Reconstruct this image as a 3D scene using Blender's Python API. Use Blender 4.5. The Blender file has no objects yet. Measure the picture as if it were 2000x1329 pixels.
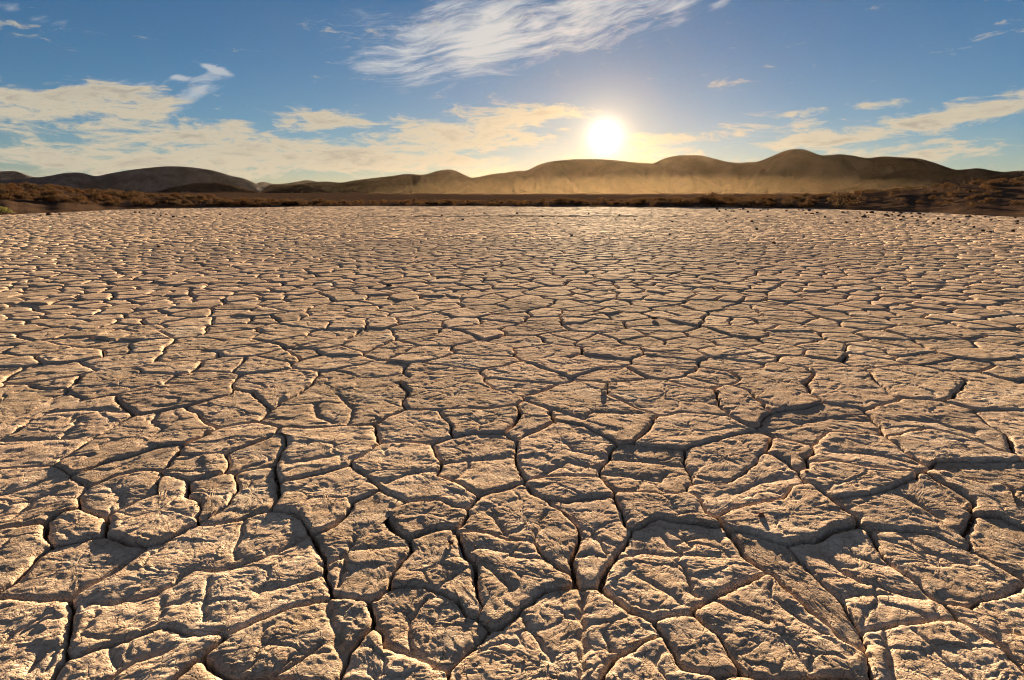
import bpy, bmesh, math, random
import numpy as np
from mathutils import Vector
from mathutils.geometry import delaunay_2d_cdt

# ------------------------------------------------------------------ camera
scene = bpy.context.scene
CAM_H = 1.0
FPX = 1303.0                        # focal length in pixels of a 2000 px wide frame
PITCH = math.atan((664.5 - 384.0) / FPX)
cam_data = bpy.data.cameras.new("camera")
cam = bpy.data.objects.new("camera", cam_data)
scene.collection.objects.link(cam)
cam.location = (0, 0, CAM_H)
cam.rotation_euler = (math.radians(90) - PITCH, 0, 0)
cam_data.sensor_width = 36.0
cam_data.lens = 36.0 * FPX / 2000.0
cam_data.clip_start = 0.05
cam_data.clip_end = 40000.0
scene.camera = cam


def ray(u, v):
    """direction of the line of sight through a point of a 2000x1329 frame"""
    x = (u - 1000.0) / FPX
    y = (664.5 - v) / FPX
    d = np.array([x, math.cos(PITCH) + math.sin(PITCH) * y, -math.sin(PITCH) + math.cos(PITCH) * y])
    return d / np.linalg.norm(d)


def ground(u, v, z=0.0):
    d = ray(u, v)
    t = (z - CAM_H) / d[2]
    return d[0] * t, d[1] * t


def azel(u, v):
    d = ray(u, v)
    return math.atan2(d[0], d[1]), math.asin(d[2])


# ------------------------------------------------------------------ sun, sky, exposure
SUN_DIR = ray(1182, 268)
SUN_AZ, SUN_EL = azel(1182, 268)
sun_data = bpy.data.lights.new("sun", 'SUN')
sun_data.energy = 5.0
sun_data.angle = math.radians(0.53)
sun_data.color = (1.0, 0.77, 0.485)
sun = bpy.data.objects.new("sun", sun_data)
scene.collection.objects.link(sun)
sun.rotation_euler = Vector(SUN_DIR).to_track_quat('Z', 'Y').to_euler()

scene.view_settings.view_transform = 'Standard'
scene.view_settings.look = 'None'
scene.view_settings.gamma = 1.0
scene.view_settings.exposure = 2.6
SKY = 0.0154

world = bpy.data.worlds.new("World")
scene.world = world
world.use_nodes = True


class Nodes:
    """short helpers for building node trees"""
    def __init__(self, tree):
        self.t = tree
        self.l = tree.links

    def new(self, kind, **kw):
        n = self.t.nodes.new(kind)
        for k, v in kw.items():
            setattr(n, k, v)
        return n

    def put(self, sock, val):
        if isinstance(val, bpy.types.NodeSocket):
            self.l.new(val, sock)
        elif val is not None:
            sock.default_value = val

    def m(self, op, a, b=None, c=None, clamp=False):
        n = self.new('ShaderNodeMath', operation=op, use_clamp=clamp)
        self.put(n.inputs[0], a)
        self.put(n.inputs[1], b)
        self.put(n.inputs[2], c)
        return n.outputs[0]

    def add(self, *a):
        r = a[0]
        for b in a[1:]:
            r = self.m('ADD', r, b)
        return r

    def mul(self, *a):
        r = a[0]
        for b in a[1:]:
            r = self.m('MULTIPLY', r, b)
        return r

    def sub(self, a, b):
        return self.m('SUBTRACT', a, b)

    def xyz(self, x, y, z):
        n = self.new('ShaderNodeCombineXYZ')
        for s, v in zip(n.inputs, (x, y, z)):
            self.put(s, v)
        return n.outputs[0]

    def smooth(self, x, lo, hi, t0=0.0, t1=1.0):
        n = self.new('ShaderNodeMapRange', interpolation_type='SMOOTHSTEP')
        self.put(n.inputs[0], x)
        self.put(n.inputs[1], lo)
        self.put(n.inputs[2], hi)
        self.put(n.inputs[3], t0)
        self.put(n.inputs[4], t1)
        return n.outputs[0]

    def noise(self, vec, scale=1.0, detail=5.0, rough=0.55, dist=0.0, lac=2.0, dims='3D', typ='FBM', norm=True):
        n = self.new('ShaderNodeTexNoise', noise_dimensions=dims, noise_type=typ)
        n.normalize = norm
        self.put(n.inputs['Vector'], vec)
        n.inputs['Scale'].default_value = scale
        n.inputs['Detail'].default_value = detail
        n.inputs['Roughness'].default_value = rough
        n.inputs['Lacunarity'].default_value = lac
        n.inputs['Distortion'].default_value = dist
        return n

    def mix(self, f, a, b, typ='MIX', clampf=True):
        n = self.new('ShaderNodeMix', data_type='RGBA', blend_type=typ)
        n.clamp_factor = clampf
        self.put(n.inputs[0], f)
        self.put(n.inputs[6], a)
        self.put(n.inputs[7], b)
        return n.outputs[2]

    def scale(self, col, f):
        n = self.new('ShaderNodeVectorMath', operation='SCALE')
        self.put(n.inputs[0], col)
        self.put(n.inputs[3], f)
        return n.outputs[0]

    def vadd(self, a, b):
        n = self.new('ShaderNodeVectorMath', operation='ADD')
        self.put(n.inputs[0], a)
        self.put(n.inputs[1], b)
        return n.outputs[0]


def build_world():
    t = world.node_tree
    t.nodes.clear()
    N = Nodes(t)
    out = N.new('ShaderNodeOutputWorld')
    bg = N.new('ShaderNodeBackground')
    N.l.new(bg.outputs[0], out.inputs[0])
    bg.inputs[1].default_value = SKY
    sky = N.new('ShaderNodeTexSky', sky_type='NISHITA')
    sky.sun_disc = False
    sky.sun_elevation = SUN_EL
    sky.sun_rotation = SUN_AZ
    sky.altitude = 2600
    sky.air_density = 1.0
    sky.dust_density = 0.05
    sky.ozone_density = 3.0
    tc = N.new('ShaderNodeTexCoord')
    nv = N.new('ShaderNodeVectorMath', operation='NORMALIZE')
    N.l.new(tc.outputs['Generated'], nv.inputs[0])
    sep = N.new('ShaderNodeSeparateXYZ')
    N.l.new(nv.outputs[0], sep.inputs[0])
    x, y, z = sep.outputs
    A = N.mul(N.m('ARCTAN2', x, y), 180 / math.pi)
    E = N.mul(N.m('ARCSINE', z), 180 / math.pi)
    # angle from the sun
    dot = N.new('ShaderNodeVectorMath', operation='DOT_PRODUCT')
    N.l.new(nv.outputs[0], dot.inputs[0])
    dot.inputs[1].default_value = tuple(SUN_DIR)
    T = N.mul(N.m('ARCCOSINE', N.m('MINIMUM', dot.outputs['Value'], 0.9999999)), 180 / math.pi)

    def patch(u, v, su, sv, rot=0.0):
        """soft elliptical region of the sky, centre and half sizes in degrees along its own axes"""
        a0, e0 = [math.degrees(q) for q in azel(u, v)]
        k = 180 / math.pi / FPX
        su, sv = su * k, sv * k
        c, s = math.cos(math.radians(rot)), math.sin(math.radians(rot))
        da, de = N.sub(A, a0), N.sub(E, e0)
        p = N.mul(N.add(N.mul(da, c), N.mul(de, s)), 1 / su)
        q = N.mul(N.sub(N.mul(de, c), N.mul(da, s)), 1 / sv)
        r2 = N.add(N.mul(p, p), N.mul(q, q))
        return N.m('EXPONENT', N.mul(r2, -1.0)), p, q

    def total(parts):
        r = None
        for g, w in parts:
            q = N.mul(g, w)
            r = q if r is None else N.add(r, q)
        return r

    # ---- soft layered banks low over the horizon
    bank = total([
        (patch(230, 272, 330, 54)[0], 0.34),
        (patch(90, 215, 160, 28)[0], 0.34),
        (patch(230, 178, 75, 16, 5)[0], 0.30),
        (patch(330, 205, 70, 16, 20)[0], 0.30),
        (patch(640, 228, 75, 17, -4)[0], 0.52),
        (patch(455, 245, 24, 9)[0], 0.36),
        (patch(620, 316, 440, 36)[0], 0.48),
        (patch(930, 255, 190, 36, 6)[0], 0.54),
        (patch(1040, 225, 90, 14, 6)[0], 0.30),
        (patch(1580, 218, 100, 9, 3)[0], 0.40),
        (patch(1740, 252, 310, 17, 7)[0], 0.46),
        (patch(1900, 215, 160, 22, 8)[0], 0.30),
        (patch(1640, 277, 40, 5, 6)[0], 0.50),
        (patch(1760, 303, 340, 16, 2)[0], 0.38),
        (patch(1370, 268, 180, 20, 4)[0], 0.32),
        (patch(5, 182, 24, 12)[0], 0.45),
        # the same banks carry on all round the horizon
        (N.mul(N.smooth(E, 9.0, 3.0), N.smooth(N.m('ABSOLUTE', A), 40, 55)), 0.40),
    ])
    cv = N.xyz(N.mul(A, 0.26), N.mul(E, 1.0), 3.7)
    warp = N.noise(cv, 0.8, 2, 0.5)
    cw = N.vadd(cv, N.scale(N.vadd(warp.outputs['Color'], (-0.5, -0.5, -0.5)), 1.1))
    n1 = N.noise(cw, 1.6, 8, 0.68).outputs['Fac']
    n2 = N.noise(N.vadd(cw, (7.3, 1.1, 4.0)), 0.55, 3, 0.5).outputs['Fac']
    raw = N.add(N.mul(N.sub(n1, 0.5), 1.6), N.mul(N.sub(n2, 0.5), 1.1), bank)
    dens_bank = N.smooth(raw, 0.20, 0.56)
    thick = N.smooth(N.add(raw, N.mul(N.sub(n2, 0.5), 0.8)), 0.56, 1.05)

    # ---- fibrous cirrus high up
    def cirrus(u, v, su, sv, rot, bend, seed, amount, fs=1.0):
        g, p, q = patch(u, v, su, sv, rot)
        qq = N.add(q, N.mul(N.mul(p, p), bend))
        g2 = N.m('EXPONENT', N.mul(N.add(N.m('POWER', N.m('ABSOLUTE', p), 4.0), N.m('POWER', N.m('ABSOLUTE', qq), 3.0)), -1.0))
        base = N.xyz(N.mul(p, 1.7 * fs), N.mul(qq, 0.62 * fs), seed)
        w = N.noise(base, 1.1, 2, 0.5)
        b2 = N.vadd(base, N.scale(N.vadd(w.outputs['Color'], (-0.5, -0.5, -0.5)), 0.55))
        sepb = N.new('ShaderNodeSeparateXYZ')
        N.l.new(b2, sepb.inputs[0])
        fib = N.xyz(N.mul(sepb.outputs[0], 1.1), N.mul(sepb.outputs[1], 4.6), seed + 5)
        f = N.noise(fib, 2.1, 8, 0.66, 0.15).outputs['Fac']
        body = N.noise(b2, 1.5, 3, 0.5).outputs['Fac']
        val = N.add(N.mul(N.sub(f, .5), 1.3), N.mul(N.sub(body, .5), 1.1), N.mul(g2, 0.62))
        return N.mul(N.smooth(val, 0.24, 0.88), N.smooth(g2, 0.03, 0.5), amount)

    # a few thin wisps share one field of slanting fibres
    rv = N.xyz(N.add(N.mul(A, 0.42), N.mul(E, 0.22)), N.sub(N.mul(E, 1.5), N.mul(A, 0.62)), 31.0)
    rw = N.noise(rv, 0.5, 2, 0.5)
    wf = N.noise(N.vadd(rv, N.scale(N.vadd(rw.outputs['Color'], (-0.5, -0.5, -0.5)), 1.6)), 1.1, 6, 0.6).outputs['Fac']
    wm = total([(patch(1215, 72, 75, 14, 24)[0], 0.50), (patch(780, 50, 300, 60, 12)[0], 0.26), (patch(880, 168, 48, 10, 28)[0], 0.50),
                (patch(380, 182, 80, 16, 40)[0], 0.60), (patch(230, 172, 100, 16, 5)[0], 0.50), (patch(418, 135, 30, 5, -16)[0], 0.75),
                (patch(352, 152, 18, 5, 0)[0], 0.70), (patch(40, 22, 90, 12, -14)[0], 0.42), (patch(45, 120, 40, 8, 0)[0], 0.35), (patch(1410, 8, 26, 12, 20)[0], 0.6)])
    wisps = N.mul(N.smooth(N.add(N.mul(N.sub(wf, .5), 1.2), wm), 0.28, 0.85), 0.8)
    cir = N.m('MAXIMUM', cirrus(1040, 44, 360, 76, 12, -0.25, 1.3, 1.25), wisps)

    # thin broken cloud added overhead, out of view, to lift the ground shadows
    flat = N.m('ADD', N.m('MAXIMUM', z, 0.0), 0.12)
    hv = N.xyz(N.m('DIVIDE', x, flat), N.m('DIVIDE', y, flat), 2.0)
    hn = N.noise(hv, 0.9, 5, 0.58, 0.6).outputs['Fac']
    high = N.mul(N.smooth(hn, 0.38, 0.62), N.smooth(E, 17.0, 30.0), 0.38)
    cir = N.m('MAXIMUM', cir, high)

    # ---- light of sky and clouds
    base = N.new('ShaderNodeHueSaturation')
    N.l.new(sky.outputs[0], base.inputs['Color'])
    base.inputs['Saturation'].default_value = 1.03
    near = N.m('EXPONENT', N.mul(T, -1 / 6.0))
    grey = N.mix(near, (3.0, 2.75, 2.6, 1), (6.5, 4.8, 2.6, 1))
    lit = N.mix(near, (6.4, 5.7, 4.3, 1), (9.5, 7.6, 4.4, 1))
    cc = N.mix(N.mul(thick, 0.6), lit, grey)
    white = N.mix(near, (6.2, 6.4, 6.5, 1), (10.0, 9.0, 7.5, 1))
    # warm bright air low down and round the sun
    low = N.m('EXPONENT', N.mul(N.m('MAXIMUM', E, 0.0), -1 / 1.8))
    col = N.mix(N.mul(low, 0.65), base.outputs[0], N.mix(near, (4.4, 3.8, 2.8, 1), (7.0, 5.2, 2.8, 1)))
    halo = N.m('EXPONENT', N.mul(T, -1 / 4.5))
    col = N.mix(N.mul(halo, 0.34), col, (6.0, 4.8, 3.5, 1))
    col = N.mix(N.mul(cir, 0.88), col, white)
    col = N.mix(N.mul(dens_bank, 0.94), col, cc)
    glow = N.scale((1.0, 0.72, 0.33), N.mul(N.m('EXPONENT', N.mul(T, -1 / 1.6)), 13.0))
    core = N.scale((1.0, 0.9, 0.66), N.mul(N.m('EXPONENT', N.mul(N.mul(T, T), -1 / 1.0)), 22.0))
    col = N.vadd(N.vadd(col, glow), core)
    N.l.new(col, bg.inputs[0])


build_world()
scene.cycles.use_denoising = True
scene.cycles.denoiser = 'OPENIMAGEDENOISE'
scene.cycles.denoising_prefilter = 'ACCURATE'
scene.cycles.filter_width = 1.15
scene.cycles.max_bounces = 6
scene.cycles.diffuse_bounces = 2
scene.cycles.volume_bounces = 0
scene.cycles.sample_clamp_indirect = 8.0

# ------------------------------------------------------------------ numeric noise
def h2(ix, iy, seed):
    a = (ix.astype(np.int64) * 374761393 + iy.astype(np.int64) * 668265263 + seed * 974634777) & 0xFFFFFFFF
    a = ((a ^ (a >> 13)) * 1274126177) & 0xFFFFFFFF
    a = ((a ^ (a >> 15)) * 2246822519) & 0xFFFFFFFF
    a = a ^ (a >> 16)
    return a.astype(np.float64) / 4294967296.0


def perlin(x, y, seed=0):
    ix, iy = np.floor(x), np.floor(y)
    fx, fy = x - ix, y - iy
    ux = fx * fx * fx * (fx * (fx * 6 - 15) + 10)
    uy = fy * fy * fy * (fy * (fy * 6 - 15) + 10)

    def g(ox, oy):
        a = h2(ix + ox, iy + oy, seed) * 2 * math.pi
        return np.cos(a) * (fx - ox) + np.sin(a) * (fy - oy)
    a = g(0, 0)
    b = g(1, 0)
    c = g(0, 1)
    d = g(1, 1)
    return ((a + (b - a) * ux) * (1 - uy) + (c + (d - c) * ux) * uy) * 1.5


def fbm(x, y, seed=0, octs=4, gain=0.5):
    r = np.zeros_like(x)
    a = 1.0
    for k in range(octs):
        r += a * perlin(x * 2 ** k, y * 2 ** k, seed + k * 17)
        a *= gain
    return r


def voronoi(x, y, seed):
    """F1, F2, a random value and the offset to the nearest point"""
    ix, iy = np.floor(x), np.floor(y)
    f1 = np.full_like(x, 9.0)
    f2 = np.full_like(x, 9.0)
    rid = np.zeros_like(x)
    dx1 = np.zeros_like(x)
    dy1 = np.zeros_like(x)
    for ox in (-1, 0, 1):
        for oy in (-1, 0, 1):
            cx, cy = ix + ox, iy + oy
            px = cx + 0.5 + (h2(cx, cy, seed) - 0.5) * 0.9
            py = cy + 0.5 + (h2(cx, cy, seed + 1) - 0.5) * 0.9
            dx, dy = x - px, y - py
            d = np.sqrt(dx * dx + dy * dy)
            near = d < f1
            f2 = np.where(near, f1, np.minimum(f2, d))
            f1 = np.where(near, d, f1)
            rid = np.where(near, h2(cx, cy, seed + 2), rid)
            dx1 = np.where(near, dx, dx1)
            dy1 = np.where(near, dy, dy1)
    return f1, f2, rid, dx1, dy1


def sstep(x, a, b):
    t = np.clip((x - a) / (b - a), 0, 1)
    return t * t * (3 - 2 * t)


# ------------------------------------------------------------------ mesh helpers
def mesh_np(name, verts, quads=None, tris=None, smooth=True):
    """mesh from numpy arrays of vertices, quads and triangles"""
    me = bpy.data.meshes.new(name)
    verts = np.asarray(verts, dtype=np.float32)
    me.vertices.add(len(verts))
    me.vertices.foreach_set('co', verts.ravel())
    loops, starts, totals = [], [], []
    pos = 0
    for arr, n in ((quads, 4), (tris, 3)):
        if arr is None or len(arr) == 0:
            continue
        arr = np.asarray(arr, dtype=np.int32)
        loops.append(arr.ravel())
        starts.append(pos + np.arange(len(arr), dtype=np.int32) * n)
        pos += arr.size
    lv = np.concatenate(loops)
    ls = np.concatenate(starts)
    me.loops.add(len(lv))
    me.loops.foreach_set('vertex_index', lv)
    me.polygons.add(len(ls))
    me.polygons.foreach_set('loop_start', ls)
    me.update(calc_edges=True)
    if smooth:
        me.polygons.foreach_set('use_smooth', np.ones(len(ls), dtype=bool))
    else:
        me.polygons.foreach_set('use_smooth', np.zeros(len(ls), dtype=bool))
    me.validate()
    return me


def link(name, me, mat=None, parent=None, loc=(0, 0, 0)):
    o = bpy.data.objects.new(name, me)
    scene.collection.objects.link(o)
    o.location = loc
    if mat and me is not None and len(me.materials) == 0:
        me.materials.append(mat)
    if parent:
        o.parent = parent
    return o


def tag(o, label=None, cat=None, group=None, kind=None):
    if label:
        o['label'] = label
    if cat:
        o['category'] = cat
    if group:
        o['group'] = group
    if kind:
        o['kind'] = kind
    return o


# ------------------------------------------------------------------ materials
def new_mat(name):
    m = bpy.data.materials.new(name)
    m.use_nodes = True
    t = m.node_tree
    t.nodes.clear()
    N = Nodes(t)
    out = N.new('ShaderNodeOutputMaterial')
    return m, N, out


def mud_material():
    m, N, out = new_mat('dried_mud')
    b = N.new('ShaderNodeBsdfPrincipled')
    N.l.new(b.outputs[0], out.inputs[0])
    geo = N.new('ShaderNodeNewGeometry')
    P = geo.outputs['Position']
    big = N.noise(P, 0.35, 4, 0.5).outputs['Fac']
    mid = N.noise(P, 9.0, 6, 0.62).outputs['Fac']
    fine = N.noise(P, 70.0, 5, 0.65).outputs['Fac']
    grit = N.noise(P, 330.0, 3, 0.6).outputs['Fac']
    c = N.mix(N.smooth(mid, 0.35, 0.68), (0.49, 0.355, 0.255, 1), (0.63, 0.485, 0.37, 1))
    c = N.mix(N.mul(N.smooth(fine, 0.50, 0.66), 0.6), c, (0.36, 0.235, 0.155, 1))
    c = N.mix(N.mul(N.smooth(grit, 0.54, 0.68), 0.5), c, (0.24, 0.16, 0.11, 1))
    c = N.mix(N.mul(N.smooth(big, 0.42, 0.62), 0.45), c, (0.50, 0.35, 0.27, 1))
    bloom = N.noise(P, 1.7, 5, 0.6).outputs['Fac']
    c = N.mix(N.mul(N.smooth(bloom, 0.55, 0.72), 0.5), c, (0.74, 0.62, 0.50, 1))
    at = N.new('ShaderNodeAttribute', attribute_name='tint')
    hs = N.new('ShaderNodeHueSaturation')
    N.l.new(c, hs.inputs['Color'])
    N.put(hs.inputs['Value'], N.add(0.84, N.mul(at.outputs['Fac'], 0.3)))
    N.l.new(hs.outputs[0], b.inputs['Base Color'])
    b.inputs['Roughness'].default_value = 0.95
    b.inputs['Specular IOR Level'].default_value = 0.0004
    hgt = N.add(N.mul(N.noise(P, 130.0, 5, 0.65).outputs['Fac'], 0.95), N.mul(N.noise(P, 16.0, 3, 0.6).outputs['Fac'], 0.7))
    wp = N.vadd(P, N.scale(N.vadd(N.noise(P, 24.0, 3, 0.6).outputs['Color'], (-.5, -.5, -.5)), 0.05))
    for sc, wd, dp in ((11.0, 0.035, 0.9), (34.0, 0.06, 0.45)):
        vo = N.new('ShaderNodeTexVoronoi', feature='DISTANCE_TO_EDGE')
        N.l.new(wp, vo.inputs['Vector'])
        vo.inputs['Scale'].default_value = sc
        hgt = N.add(hgt, N.mul(N.smooth(vo.outputs['Distance'], 0.0, wd), dp))
    bp = N.new('ShaderNodeBump')
    bp.inputs['Strength'].default_value = 1.0
    bp.inputs['Distance'].default_value = 0.004
    N.l.new(hgt, bp.inputs['Height'])
    N.l.new(bp.outputs[0], b.inputs['Normal'])
    return m


def soil_material(name, c0, c1, c2, scale, bump=0.01):
    m, N, out = new_mat(name)
    b = N.new('ShaderNodeBsdfPrincipled')
    N.l.new(b.outputs[0], out.inputs[0])
    geo = N.new('ShaderNodeNewGeometry')
    P = geo.outputs['Position']
    n1 = N.noise(P, scale, 6, 0.6).outputs['Fac']
    n2 = N.noise(P, scale * 7.3, 5, 0.65).outputs['Fac']
    c = N.mix(N.smooth(n1, 0.35, 0.68), c0, c1)
    c = N.mix(N.mul(N.smooth(n2, 0.5, 0.7), 0.6), c, c2)
    N.l.new(c, b.inputs['Base Color'])
    b.inputs['Roughness'].default_value = 0.9
    b.inputs['Specular IOR Level'].default_value = 0.0
    bp = N.new('ShaderNodeBump')
    bp.inputs['Strength'].default_value = 0.6
    bp.inputs['Distance'].default_value = bump
    N.l.new(n2, bp.inputs['Height'])
    N.l.new(bp.outputs[0], b.inputs['Normal'])
    return m


MUD = mud_material()
CRACK_SOIL = soil_material('crack_soil', (0.075, 0.045, 0.03, 1), (0.13, 0.085, 0.055, 1), (0.05, 0.03, 0.02, 1), 18.0, 0.006)
CRUMB = soil_material('mud_crumb', (0.34, 0.22, 0.14, 1), (0.48, 0.34, 0.23, 1), (0.22, 0.13, 0.085, 1), 60.0, 0.001)
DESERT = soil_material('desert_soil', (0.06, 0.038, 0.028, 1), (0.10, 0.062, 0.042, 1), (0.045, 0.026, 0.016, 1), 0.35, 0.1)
GREY_HILL = soil_material('grey_hill_rock', (0.06, 0.058, 0.062, 1), (0.14, 0.13, 0.13, 1), (0.045, 0.042, 0.045, 1), 0.009, 14.0)
ROCK_HILL = soil_material('hill_rock', (0.034, 0.021, 0.015, 1), (0.09, 0.055, 0.038, 1), (0.024, 0.016, 0.013, 1), 0.009, 14.0)

# ------------------------------------------------------------------ shore line of the playa
EDGE_PX = [(-900, 470), (-300, 432), (0, 420), (120, 415), (250, 409), (400, 406), (520, 404.5), (610, 402.8), (700, 402.5),
           (900, 403), (1100, 404), (1300, 405), (1450, 406), (1550, 407.5), (1650, 409.5), (1750, 413),
           (1850, 417), (1950, 421), (2000, 424), (2300, 440), (2900, 470)]
_e = np.array([ground(u, v) for u, v in EDGE_PX])
_eaz = np.arctan2(_e[:, 0], _e[:, 1])
_er = np.hypot(_e[:, 0], _e[:, 1])


def r_edge(az):
    a = np.asarray(az, dtype=float)
    return np.interp(a, _eaz, _er) * (1 + .035 * perlin(a * 23, a * 0 + .3, 5) + .014 * perlin(a * 95, a * 0 + .7, 6))


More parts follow.
